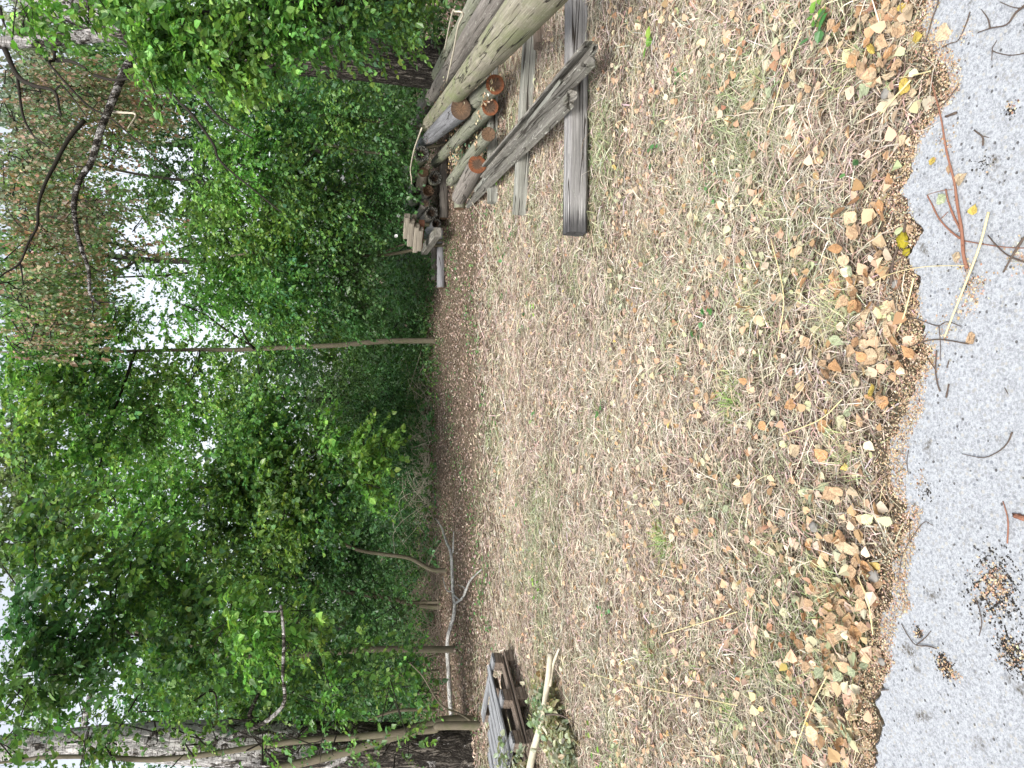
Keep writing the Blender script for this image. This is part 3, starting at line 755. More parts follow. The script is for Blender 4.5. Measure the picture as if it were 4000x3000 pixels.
# ------------------------------------------------------------------ twigs and stems on the slab
def groundline(pts, z=0.016, full=True):
    return [PZ(a, b, z) for a, b in pts]
def z1(pts, ox, oy, s): return [(ox + a / s, oy + b / s) for a, b in pts]
def twig_thing(name, label, cat, parts, mat, group=None, z=0.015):
    """parts: list of (points in full px, radius start, radius end); first is the stem"""
    p0 = PZ(*parts[0][0][0], 0.0)
    t = thing(name, label, cat, (p0[0], p0[1], 0.012), group)
    for i, (pts, ra, rb) in enumerate(parts):
        ra, rb = ra * (.62 if mat is M_BRIAR else .75), rb * .75
        P = np.array(groundline(pts, z)); n = len(P)
        P[:, 2] += np.linspace(ra, rb, n) * 0.6 + np.abs(np.random.default_rng(abs(int(pts[0][0]))).normal(0, .002, n))
        P = P - np.array([p0[0], p0[1], 0.012])
        g = Geo(); g.add(*tube(P, np.linspace(ra, rb, n), 7, 5, 0.12, seed=i + int(pts[0][1])))
        # small knots
        rr = np.random.default_rng(int(pts[-1][1]) + 5)
        sp_ = spline(P, 5)
        for q in range(1, len(sp_) - 1, 3):
            dirn = norm(np.array([*rr.standard_normal(2), abs(rr.standard_normal()) * .6 + .2])); rad = ra + (rb - ra) * q / len(sp_)
            g.add(*tube([sp_[q], sp_[q] + dirn * rad * 2.2], [rad * .7, rad * .2], 4, 1))
        link('stem' if i == 0 else 'side_branch', g.mesh('twig', mat), t)
    return t
q1 = lambda *p: z1(p, 3200, 0, 2.074)
q2 = lambda *p: z1(p, 3200, 700, 2.074)
q3 = lambda *p: z1(p, 3200, 1500, 2.074)
q4 = lambda *p: z1(p, 3200, 2200, 2.074)
twig_thing('fallen_twig', 'dark curved twig reaching from the top border over the concrete edge', 'twig', [(q1((975, -60), (965, 30), (930, 130), (890, 260), (820, 470)), .0035, .0018)], M_TWIG)
twig_thing('fallen_twig', 'black hooked twig with straw caught on it near the pale torn leaf', 'twig', [(q1((1228, 95), (1190, 200), (1135, 325), (1050, 360), (930, 420)), .0022, .0013)], M_TWIG)
twig_thing('fallen_twig', 'forked blackish branch in the far corner of the concrete', 'twig',
           [(q1((1680, 40), (1600, 100), (1530, 200), (1400, 230), (1300, 265)), .004, .0015), (q1((1390, 232), (1370, 150), (1320, 75)), .003, .0012), (q1((1640, 70), (1560, 55), (1470, 15)), .002, .0012)], M_TWIG)
twig_thing('fallen_twig', 'thin Y shaped dark twig lying beyond the forked blackish branch', 'twig', [(q1((1690, 425), (1600, 445), (1520, 445), (1410, 408), (1450, 330)), .0018, .0014), (q1((1410, 408), (1400, 490)), .0018, .001)], M_TWIG)
twig_thing('fallen_twig', 'short straight dark twig crossing under the briar stem tip', 'twig', [(q1((1130, 705), (990, 860), (690, 1040)), .0022, .0016)], M_TWIG)
twig_thing('fallen_twig', 'stubby rotten piece of twig beside the briar stem', 'twig', [(q1((1120, 915), (1030, 945)), .005, .004)], M_TWIG)
twig_thing('fallen_twig', 'small broken twig pieces with bark on bare concrete', 'twig', [(q1((1260, 1055), (1330, 1110), (1330, 1180)), .003, .003), (q1((1320, 1100), (1380, 1115)), .002, .001)], M_TWIG)
twig_thing('briar_stem', 'red brown branching briar stem with thorns lying across the concrete', 'stem',
           [(q2((1205, 725), (1180, 600), (1165, 420), (1135, 200), (1105, 20)) + q1((1045, 1230), (985, 930), (905, 610)), .0085, .0022),
            (q2((1160, 430), (1095, 300), (1060, 180), (1030, 80)), .005, .003), (q2((1150, 480), (1060, 410), (985, 320), (920, 210), (880, 130)), .0045, .0025),
            (q2((1180, 500), (1300, 520), (1500, 550), (1700, 560)), .0028, .0015), (q2((990, 320), (1045, 265)), .002, .001), (q2((880, 125), (990, 95), (1090, 85)), .0012, .001)], M_BRIAR)
twig_thing('fallen_twig', 'crossed black twig with dark bark close to the lower border beside the briar', 'twig', [(q2((1670, 470), (1590, 590), (1495, 755)), .0045, .003), (q2((1370, 455), (1450, 540), (1540, 620), (1680, 675)), .002, .003)], M_TWIG)
def straw_thing(label, pts, w, z=0.017):
    P = np.array(groundline(pts, z)); P = P + 0
    g = Geo(); g.add(*tube(P, np.linspace(w, w * .7, len(P)), 6, 5, 0.05))
    b = P[0]; return tag(link('straw_stalk', g.mesh('straw_stalk', M_STRAW, base=b), None, b), label, 'straw')
straw_thing('long pale yellow straw lying across the concrete over the briar butt', q2((1372, 265), (1300, 540), (1185, 845), (1080, 1110), (1015, 1280)), .0032, .03)
straw_thing('short thick yellow straw lying along the edge of the concrete', q2((765, 800), (735, 930), (680, 1125), (630, 1235)), .0028, .028)
straw_thing('thin bent straw arching from the grass onto the concrete by the briar', q2((380, 870), (520, 790), (700, 735), (900, 705), (1175, 700)), .0014, .03)
straw_thing('split yellow straw among leaves near the moss free corner', q1((905, 575), (760, 610), (640, 630)), .0018, .03)
straw_thing('broad yellow straw leaning over the leaf drift', q1((740, 650), (620, 780), (490, 930)), .003, .045)
twig_thing('fallen_twig', 'thin black twig crossing the end of the long straw', 'twig', [(q2((640, 1120), (790, 1130), (960, 1187), (1040, 1155), (1155, 1192)), .0022, .0015), (q2((975, 1187), (985, 1330), (985, 1470)), .0018, .001)], M_TWIG)
twig_thing('fallen_twig', 'arched dark twig lying from the leaves onto the concrete below the long straw', 'twig', [(q2((620, 1400), (780, 1345), (870, 1310), (1000, 1300), (1215, 1335)), .0018, .0026), (q2((850, 1310), (890, 1235)), .0015, .001)], M_TWIG)
twig_thing('fallen_twig', 'upright forked brown twig at the notch in the concrete edge', 'twig', [(q2((960, 1385), (950, 1540), (970, 1659), (985, 1720)), .0025, .003), (q2((880, 1450), (948, 1545)), .0015, .002), (q2((1060, 1470), (1045, 1530)), .002, .002), (q3((1060, 0), (1040, 110)), .003, .0035)], M_TWIG)
twig_thing('fallen_twig', 'long thin sickle shaped twig alone on the bare concrete', 'twig', [(q3((1568, 390), (1530, 480), (1450, 550), (1330, 597), (1160, 566)), .0028, .001)], M_TWIG)
twig_thing('fallen_twig', 'tiny dark twig near the border in the middle of the concrete', 'twig', [(q3((1510, 30), (1535, 85)), .0015, .001)], M_TWIG)
twig_thing('fallen_twig', 'short hooked twig at the edge beneath the sickle shaped twig', 'twig', [(q3((730, 535), (712, 620), (725, 735)), .0016, .0012), (q3((690, 685), (620, 725)), .0016, .001)], M_TWIG)
twig_thing('fallen_twig', 'slender forked twig running along the edge of the concrete', 'twig', [(q3((925, 1145), (860, 1122), (735, 1275), (675, 1395), (655, 1520), (645, 1600)), .0016, .0014), (q3((740, 1130), (732, 1275)), .0016, .0012)], M_TWIG)
twig_thing('fallen_twig', 'reddish twig ending in the big patch of black crumbs', 'twig', [(q3((1490, 950), (1525, 1040), (1542, 1130), (1528, 1290)), .002, .0028)], M_BRIAR)
twig_thing('fallen_twig', 'V shaped brown twig near the small black crumb patch', 'twig', [(q4((670, 490), (730, 590), (795, 662), (880, 670), (955, 690)), .0018, .0024), (q4((795, 660), (870, 600), (915, 550)), .002, .0014)], M_TWIG)
twig_thing('fallen_twig', 'wavy thin twig beside the largest patch of black crumbs', 'twig', [(q4((1268, 280), (1305, 370), (1328, 490), (1300, 590)), .0016, .0014)], M_TWIG)
twig_thing('fallen_twig', 'dark twig sticking out of the leaves over the lower part of the edge', 'twig', [(q4((570, 1025), (500, 1035), (430, 1090), (360, 1075)), .002, .0015)], M_TWIG)
twig_thing('fallen_twig', 'thick dark twig buried in the leaf drift beside the yellow moss', 'twig', [(q2((700, 330), (700, 420), (640, 560), (600, 690), (590, 850)), .004, .0055)], M_TWIG)
# bark scrap and moss cushion
def lumpy(name, c, rad, mat, label, cat, seed, n=(14, 9), rough=.25):
    r = np.random.default_rng(seed); V = []; F = []
    for i in range(n[1] + 1):
        th = math.pi * i / n[1]
        for j in range(n[0]):
            ph = 2 * math.pi * j / n[0]
            k = 1 + rough * r.standard_normal() * (0 < i < n[1])
            V.append([rad[0] * k * math.sin(th) * math.cos(ph), rad[1] * k * math.sin(th) * math.sin(ph), rad[2] * k * math.cos(th)])
    for i in range(n[1]):
        for j in range(n[0]):
            F.append([i * n[0] + j, (i + 1) * n[0] + j, (i + 1) * n[0] + (j + 1) % n[0], i * n[0] + (j + 1) % n[0]])
    o = link(name, npmesh(name, np.array(V), np.array(F), mat, smooth=True), None, c)
    return tag(o, label, cat)
p = PZ(3524, 940, 0.02); lumpy('moss_cushion', (p[0], p[1], 0.018), (.024, .016, .013), M_MOSS, 'bright yellow moss cushion at the edge of the concrete', 'moss', 3, (26, 16), .14)
p = PZ(3533, 985, 0.02); lumpy('moss_cushion', (p[0], p[1], 0.014), (.012, .012, .008), M_MOSS, 'small brownish yellow moss lump touching the bright moss cushion', 'moss', 4, (18, 10), .14)
p = PZ(3990, 2020, 0.012); lumpy('bark_scrap', (p[0], p[1], 0.016), (.007, .018, .004), M_BRIAR, 'brown scrap of bark at the border beside the reddish twig', 'bark', 5)
for k, (a, b, s, lab) in enumerate([(3460, 365, .016, 'small grey stone among leaves left of the chaff drift'), (3600, 1290 - 175, .0, ''), (3410, 2250, .02, 'pale grey stone in the chaff at the concrete edge'),
                                    (3500, 1110, .014, 'long pale stone beside the thick dark twig'), (3180, 2060, .02, 'dark grey stone among grass above the middle of the edge'), (3445, 2585, .012, 'light stone sitting in the notch of the concrete edge')]):
    if s: 
        p = PZ(a, b, 0.01); lumpy('stone', (p[0], p[1], 0.01), (s, s * 1.3, s * .6), M_STONE, lab, 'stone', 20 + k, (12, 8), .09)

# ------------------------------------------------------------------ poles, beams, planks
def pole(name, label, cat, A, B, ra, rb, mat, endmat=None, hollow=False, collar=None, group=None, farend=None, bend=0.0):
    """round pole from near point A to far point B"""
    A, B = np.array(A, float), np.array(B, float)
    L = np.linalg.norm(B - A); d = Vector((B - A) / L)
    q = d.to_track_quat('Z', 'Y')
    t = thing(name, label, cat, A, group, q)
    r = np.random.default_rng(abs(int(abs(A[0] * 1000))) % 9999)
    ns, nr = 28, max(8, int(L * 7))
    zs = list(np.linspace(0, L, nr)); 
    if collar: zs += [collar - .012, collar + .012]; zs.sort()
    ang = np.linspace(0, 2 * np.pi, ns, endpoint=False); V = []
    ph = r.uniform(0, 6.28, 4)
    for z in zs:
        rad = ra + (rb - ra) * z / L
        if collar and z > collar: rad *= 0.925
        rr = rad * (1 + 0.012 * np.sin(2 * ang + ph[0] + z) + 0.01 * np.sin(5 * ang + ph[1] + 2 * z) + 0.004 * r.standard_normal(ns))
        # drying crack along the pole: a real groove
        for c0, w_ in ((ph[2], .5),):
            k = np.argmin(np.abs(np.angle(np.exp(1j * (ang - c0 - 0.15 * np.sin(z * 0.8))))))
            rr[k] *= 0.93
        bx = bend * math.sin(math.pi * z / L)
        V.append(np.column_stack([rr * np.cos(ang) + bx, rr * np.sin(ang), np.full(ns, z)]))
    # rounded rim
    V = np.vstack(V); m = len(zs)
    i, j = np.meshgrid(np.arange(m - 1), np.arange(ns), indexing='ij')
    a = i * ns + j; b = i * ns + (j + 1) % ns
    F = np.column_stack([a.ravel(), b.ravel(), (b + ns).ravel(), (a + ns).ravel()])
    link('pole_body', npmesh('pole_body', V, F, mat, smooth=True), t)
    def cap(z, ring, mt, s, hol):
        R = [(1.0, 0.0), (0.97, -.006), (0.8, -.004), (0.55, -.002), (0.25, 0.0)]
        if hol: R = [(1.0, 0.0), (0.88, -.01), (0.72, .008), (0.6, .04), (0.35, .065), (0.15, .07)]
        VV = []; c = ring.mean(0)
        for kk, (f, dz) in enumerate(R):
            jit = 0 if kk == 0 else (0.012 if hol else 0.0012)
            p = c + (ring - c) * f * (1 + ((0.06 if hol else 0) * r.standard_normal((ns, 1)) if kk else 0)); p[:, 2] += s * dz + jit * r.standard_normal(ns); VV.append(p)
        VV.append(c[None] + np.array([0, 0, s * R[-1][1]])); VV = np.vstack(VV); FF = []
        for kk in range(len(R) - 1):
            aa = kk * ns + np.arange(ns); bb = kk * ns + (np.arange(ns) + 1) % ns
            FF.append(np.column_stack([aa, aa + ns, bb + ns, bb]))
        aa = (len(R) - 1) * ns + np.arange(ns); bb = (len(R) - 1) * ns + (np.arange(ns) + 1) % ns
        return VV, [np.vstack(FF), np.column_stack([aa, np.full(ns, len(VV) - 1), bb])]
    VV, FF = cap(0, V[:ns], endmat, 1, hollow)
    e = link('cut_end', npmesh('cut_end', VV, FF, endmat or M_END2, smooth=False), t)
    if endmat is M_ROT: e['label'] = 'blackened rotten end'
    VV, FF = cap(L, V[-ns:], farend, -1, False)
    link('cut_end', npmesh('cut_end', VV, FF, farend or M_END2), t)
    return t
zz = lambda x, y: (1500 + x / 2.212, y / 2.212)
z2 = lambda x, y: (1500 + x / 2.37, 500 + y / 2.37)
def PA(px, py, R, rpx):  # centre of an end face seen with radius rpx
    return CAM + ray(px, py) * (R / rpx)
PG = 'old round poles in the pile by the birch'
FARD = np.array([0.253, 0.967, 0.0])
def far(A, L, dirv=FARD, dz=0.0): return A + norm(np.array(dirv)) * L + np.array([0, 0, dz])
A = PA(1934, 330, .1, 37); pole('wooden_pole', 'rightmost pole with orange rimmed cut end, under the big pole', 'pole', A, far(A, 6), .1, .11, M_POLE_GREEN, M_END, group=PG)
A = PA(1915, 418, .095, 33); pole('wooden_pole', 'green tinged pole with red brown cut end, second from the right', 'pole', A, far(A, 6.5, (.2, .97, 0)), .095, .09, M_POLE_GREEN, M_END, group=PG)
A = PA(1908, 524, .08, 28); pole('wooden_pole', 'thin algae green pole with grey brown cut end and leaves heaped on it', 'pole', A, far(A, 3.6, (.13, .99, 0)), .08, .075, M_POLE_GREEN, M_END2, group=PG)
A = PA(1865, 642, .115, 36); pole('wooden_pole', 'short bleached pole with the leftmost bright orange cut end beside the planks', 'pole', A, far(A, 1.7, (.02, 1, 0)), .115, .115, M_POLE_BROWN, M_END, group=PG)
A = PA(1801, 425, .128, 41); B = PZ(1640, 574, A[2] - .02); pole('wooden_pole', 'blue grey pole with large brown cracked end, lying on the green poles', 'pole', A, B, .128, .118, M_POLE_GREY, M_END2, group=PG)
A = PZ(2240, -180, .56); B = PZ(1649, 515, .46); col = np.linalg.norm(PZ(1943, 149, .5) - A)
pole('wooden_pole', 'thickest tan pole with a stepped collar, on top of the pile and leaving the frame', 'pole', A, B, .145, .125, M_POLE_TAN, M_END2, collar=col, group=PG)
A = PZ(2010, -90, .45); B = PZ(1618, 482, .42); pole('wooden_pole', 'knotty brown grey pole just behind the thickest pole', 'pole', A, B, .13, .11, M_POLE_BROWN, M_END2, group=PG)
A = PZ(1905, -60, .5); B = PZ(1640, 412, .46); pole('wooden_pole', 'furthest back greenish pole of the pile, next to the birch trunk', 'pole', A, B, .1, .09, M_POLE_GREEN, M_END2, group=PG)
A = PA(1648, 601, .136, 30); B = PZ(1572, 720, A[2] - .03); pole('wooden_pole', 'pole with hollow black mossy end sticking out under the blue grey pole', 'pole', A, B, .136, .125, M_POLE_GREEN, M_ROT, True, group=PG)
for (x, y, rp, R, fx, fy, mt, em, hol, lab) in [
        (315, 515, 23, .115, 1592, 775, M_POLE_BROWN, M_ROT, True, 'dark crumbling pole end, upper one left of the hollow black end'),
        (310, 615, 23, .118, 1570, 867, M_POLE_GREEN, M_ROT, True, 'pole end with white flaking rot, above the brown hollow one'),
        (410, 580, 22, .108, 1645, 790, M_POLE_BROWN, M_END2, True, 'brown hollowed pole end in the middle of the left pile'),
        (475, 460, 26, .125, 1660, 735, M_POLE_GREEN, M_ROT, True, 'black ring shaped hollow pole end above the bearer log'),
        (390, 697, 16, .078, 1632, 846, M_POLE_BROWN, M_ROT, False, 'thinnest pole of the left pile with a flat black end'),
        (445, 785, 24, .118, 1650, 868, M_POLE_BROWN, M_ROT, True, 'large black crumbled pole end low in the left pile'),
        (485, 885, 19, .095, 1654, 925, M_POLE_GREY, M_ROT, True, 'lowest and leftmost black pole end of the pile')]:
    px, py = z2(x, y); A = PA(px, py, R, rp)
    pole('wooden_pole', lab, 'pole', A, PZ(fx, fy, A[2] - .02), R, R * .95, mt, em, hol, group=PG)
A = PZ(1605, 640, .62); pole('wooden_pole', 'grey pole lying highest between the blue grey pole and the far end of the pile', 'pole', A, PZ(1568, 735, .6), .1, .09, M_POLE_GREY, M_END2, group=PG)
px, py = z2(365, 410); A = PY(px, py, 13.3); pole('wooden_pole', 'short pale barkless pole lying under the hollow black end', 'pole', A, far(A, .6, (-.15, .95, 0)), .1, .1, M_LUMBER, M_END2, group=PG)

def crosslog(label, px, y0, y1, z, R, mt, cat='log', name='bearer_log', em=None):
    A = PZ(px, y1, z); B = PZ(px, y0, z); return pole(name, label, cat, A, B, R, R * .95, mt, em or M_END2)
crosslog('weathered round log lying crosswise in front of the dark pole ends', 1734, 560, 853, .09, .09, M_POLE_BROWN)
crosslog('long grey round log on the ground left of the pile', 1722, 880, 1124, .085, .082, M_POLE_GREY)
crosslog('thin brown log on the ground behind the long grey log', 1695, 960, 1095, .07, .062, M_POLE_BROWN)
crosslog('green and grey log end beneath the short bleached pole', 1795, 560, 815, .09, .09, M_POLE_GREEN)

def beam(name, label, cat, A, B, w, h, mat, seed=0, endm=None, taper=1.0, worn=0.06, crack=True):
    """squared timber with worn edges; A, B are centre points of its ends"""
    A, B = np.array(A, float), np.array(B, float); L = np.linalg.norm(B - A)
    z = (B - A) / L; x = norm(np.cross(z, np.array([0, 0, 1.0]))); y = np.cross(z, x)
    Mx = Matrix(((x[0], y[0], z[0]), (x[1], y[1], z[1]), (x[2], y[2], z[2])))
    q = Mx.to_quaternion()
    me = box_beam_mesh(w, h, L, mat, seed, worn, crack, .1 if name == 'old_plank' else 0)
    o = link(name, me); o.location = A; o.rotation_mode = 'QUATERNION'; o.rotation_quaternion = q
    return tag(o, label, cat)
def box_beam_mesh(w, h, L, mat, seed=0, worn=0.06, crack=False, jag=0.0):
    r = np.random.default_rng(abs(int(seed)))
    c = 0.12
    prof = []
    for (sx, sy) in ((1, -1), (1, 1), (-1, 1), (-1, -1)):
        for e in ((0, 1) if (sx * sy < 0) else (1, 0)):
            prof.append((sx * (w / 2 - (c * w if e == 0 else 0) ), sy * (h / 2 - (c * h if e == 1 else 0))))
    # add mid points on the wide faces, with a split in the upper face
    P = []
    for i, p in enumerate(prof):
        P.append(p); q = prof[(i + 1) % 8]
        if abs(p[0] - q[0]) > w * .5:
            for f in (.3, .47, .5, .53, .75):
                dy = -0.12 * h * np.sign(p[1]) if (f == .5 and crack) else 0.0
                P.append((p[0] + (q[0] - p[0]) * f, p[1] + dy))
    P = np.array(P); k = len(P); nr = max(3, int(L * 6)); V = []
    ph = r.uniform(0, 6.28, 4)
    zs = np.linspace(0, L, nr)
    for i, z in enumerate(zs):
        Q = P * (1 + worn * 0.5 * np.sin(z * 1.7 + ph[0])) + worn * 0.12 * min(w, h) * r.standard_normal(P.shape)
        Q = Q + np.array([worn * .3 * w * np.sin(z * 1.1 + ph[1]), 0])
        zz_ = np.full(k, z)
        if i in (0, nr - 1): zz_ = zz_ + (1 if i else -1) * r.uniform(0, 1, k) * (0.006 + jag)
        V.append(np.column_stack([Q, zz_]))
    V = np.vstack(V + [[[0, 0, 0]], [[0, 0, L]]])
    i, j = np.meshgrid(np.arange(nr - 1), np.arange(k), indexing='ij')
    a = i * k + j; b = i * k + (j + 1) % k
    j = np.arange(k)
    F = [np.column_stack([a.ravel(), (a + k).ravel(), (b + k).ravel(), b.ravel()]),
         np.vstack([np.column_stack([j, (j + 1) % k, np.full(k, nr * k)]), np.column_stack([(nr - 1) * k + (j + 1) % k, (nr - 1) * k + j, np.full(k, nr * k + 1)])])]
    return npmesh('timber', V, F, mat)
beam('timber_beam', 'thick silver grey weathered beam nearest the camera in the dry grass', 'beam', PZ(2246, 912, .075), PZ(2255, -330, .075), .17, .15, M_BEAM, 1)
beam('timber_beam', 'split grey green beam lying second from the camera', 'beam', PZ(2030, 838, .07), PZ(2075, 90, .07), .13, .13, M_BEAM2, 2)
beam('timber_beam', 'dark old beam under the orange ended poles', 'beam', PZ(1925, 792, .06), PZ(1925, 120, .06), .14, .12, M_BEAM2, 3)
beam('timber_beam', 'low blackish beam at the foot of the thickest pole', 'beam', PZ(2110, 180, .05), PZ(2090, -200, .05), .12, .1, M_BLOCK, 4)
# long planks leaning over the beams
def plank(label, A, B, w, h, mat, seed, roll=0.0, cat='plank'):
    o = beam('old_plank', label, cat, A, B, w, h, mat, seed, worn=.1, crack=False)
    o.rotation_quaternion = o.rotation_quaternion @ Matrix.Rotation(roll, 3, 'Z').to_quaternion()
    return o
A, B = PZ(2285, 225, .2), PZ(1893, 668, .17)
ch = thing('wooden_trough', 'long mossy trough shaped timber leaning from the big beam to the poles', 'trough', A, None,
           Vector(B - A).to_track_quat('Z', 'Y'))
Lc = float(np.linalg.norm(B - A))
for (ox, oy, w, h, rl) in ((0, -.04, .13, .024, 0), (.064, 0, .022, .085, .2), (-.064, 0, .022, .07, -.25)):
    o = link('plank', box_beam_mesh(w, h, Lc - random.uniform(0, .1), M_PLANK, int(ox * 1000) + 200, .16, False, .12), ch, (ox, oy, 0)); o.rotation_euler = (0, 0, rl)
plank('thick grey plank with lichen lying along the left of the trough', PZ(2222, 395, .19), PZ(1832, 795, .06), .135, .06, M_PLANK, 11, 0.3)
plank('narrow green edged board between the trough and the thick plank', PZ(2205, 330, .17), PZ(1868, 740, .09), .05, .1, M_BEAM2, 12, -0.2)
beam('timber_beam', 'square brown timber lying askew at the left end of the pile', 'beam', PY(*z2(495, 965), 12.7), PY(*z2(375, 1135), 14.6), .17, .14, M_PLANK, 13)
LG2 = 'sawn timber offcuts stacked on the pile'
for k, (x, y, w, h, lab) in enumerate([(215, 815, .14, .12, 'grey sawn timber at the top right of the offcut stack'), (255, 865, .15, .13, 'pinkish brown timber second in the offcut stack'),
                                   (305, 905, .13, .11, 'grey knotty timber third in the offcut stack'), (340, 935, .14, .11, 'tan timber lowest in the offcut stack'),
                                   (280, 815, .12, .1, 'dark shaded timber at the back of the offcut stack'), (350, 870, .13, .12, 'rusty brown timber end tucked inside the offcut stack')]):
    A = PY(*z2(x, y), 12.9 + .05 * k); B = A + norm(np.array([-.42, .6, 0.0])) * (.5 + .06 * (k % 3))
    tag(beam('sawn_timber', lab, 'timber', A, B, w * .85, h * .85, M_LUMBER if k != 5 else M_BRIAR, 30 + k, crack=False), group=LG2)

# ------------------------------------------------------------------ pallets
c0 = PZ(2018, 2537, 0)[:2]; c1 = PZ(2127, 2935, 0)[:2]
e1 = norm(c1 - c0); e2 = np.array([e1[1], -e1[0]]); 
if e2[0] > 0: e2 = -e2
azp = math.atan2(e1[1], e1[0])
def pallet(label, z0, dx, dy, drot, seed, deck, mats):
    r = np.random.default_rng(abs(int(seed)))
    t = thing('wooden_pallet', label, 'pallet', (c0[0] + dx, c0[1] + dy, z0), 'stacked old pallets')
    t.rotation_euler = (0, 0, azp + drot)   # local x along e1; e2 side is local -y or +y
    sy = 1 if (e1[0] * e2[1] - e1[1] * e2[0]) > 0 else -1
    def board(name, x0, x1, y, w, z, h, m, sd, jag=0.0, worn=.05):
        o = link(name, box_beam_mesh(w, h, x1 - x0, m, sd, worn, False, jag), t)
        o.rotation_mode = 'QUATERNION'; o.rotation_quaternion = Matrix(((0, 0, 1), (1, 0, 0), (0, 1, 0))).to_quaternion(); o.location = (x0, y * sy, z)
        return o
    def cross(name, x, w, z, h, m, sd):
        o = link(name, box_beam_mesh(w, h, .8, m, sd, .05, False, .004), t)
        o.rotation_mode = 'QUATERNION'; o.rotation_quaternion = Matrix(((-1 * sy, 0, 0), (0, 0, sy), (0, 1, 0))).to_quaternion(); o.location = (x, 0, z)
        return o
    bm = [box_beam_mesh(w_, .078, .145, mats[1], 60 + q, .03, False, .002) for q, w_ in enumerate((.1, .145, .1))]
    for q, y in enumerate((.05, .4, .75)):
        board('bottom_board', 0, 1.2, y, (.1, .145, .1)[q], .011, .022, mats[1], seed + q)
        for x in (0.0, .5275, 1.055):
            o = link('block', bm[q], t); o.rotation_mode = 'QUATERNION'; o.rotation_quaternion = Matrix(((0, 0, 1), (1, 0, 0), (0, 1, 0))).to_quaternion()
            o.location = (x, y * sy, .061)
    for q, x in enumerate((.0725, .6, 1.1275)): cross('cross_board', x, .145, .111, .02, mats[0], seed + 20 + q)
    for q, (y, w, x0, x1) in enumerate(deck): board('deck_board', x0, x1, y, w, .133, .022, mats[0], seed + 30 + q, .05 if x0 > 0 else .01, .09)
    return t
pallet('lower brown pallet resting on the ground under the grey one', 0.0, 0, 0, 0, 100, [(.05, .1, 0, 1.2), (.235, .1, 0, 1.2), (.4, .14, 0, 1.2), (.75, .1, 0, 1.2)], (M_BLOCK, M_BLOCK))
up = pallet('upper pallet of broken silver grey boards at the left border', .155, -.03, .01, .03, 140, [(.152, .1, .06, 1.2), (.262, .1, .2, 1.2), (.372, .1, .33, 1.2), (.482, .1, .42, 1.2), (.6, .12, .5, 1.2), (.74, .12, .62, 1.2)], (M_PALLET, M_BLOCK))

up.rotation_euler = (math.radians(5) * (1 if (e1[0] * e2[1] - e1[1] * e2[0]) > 0 else -1), 0, azp + .03)
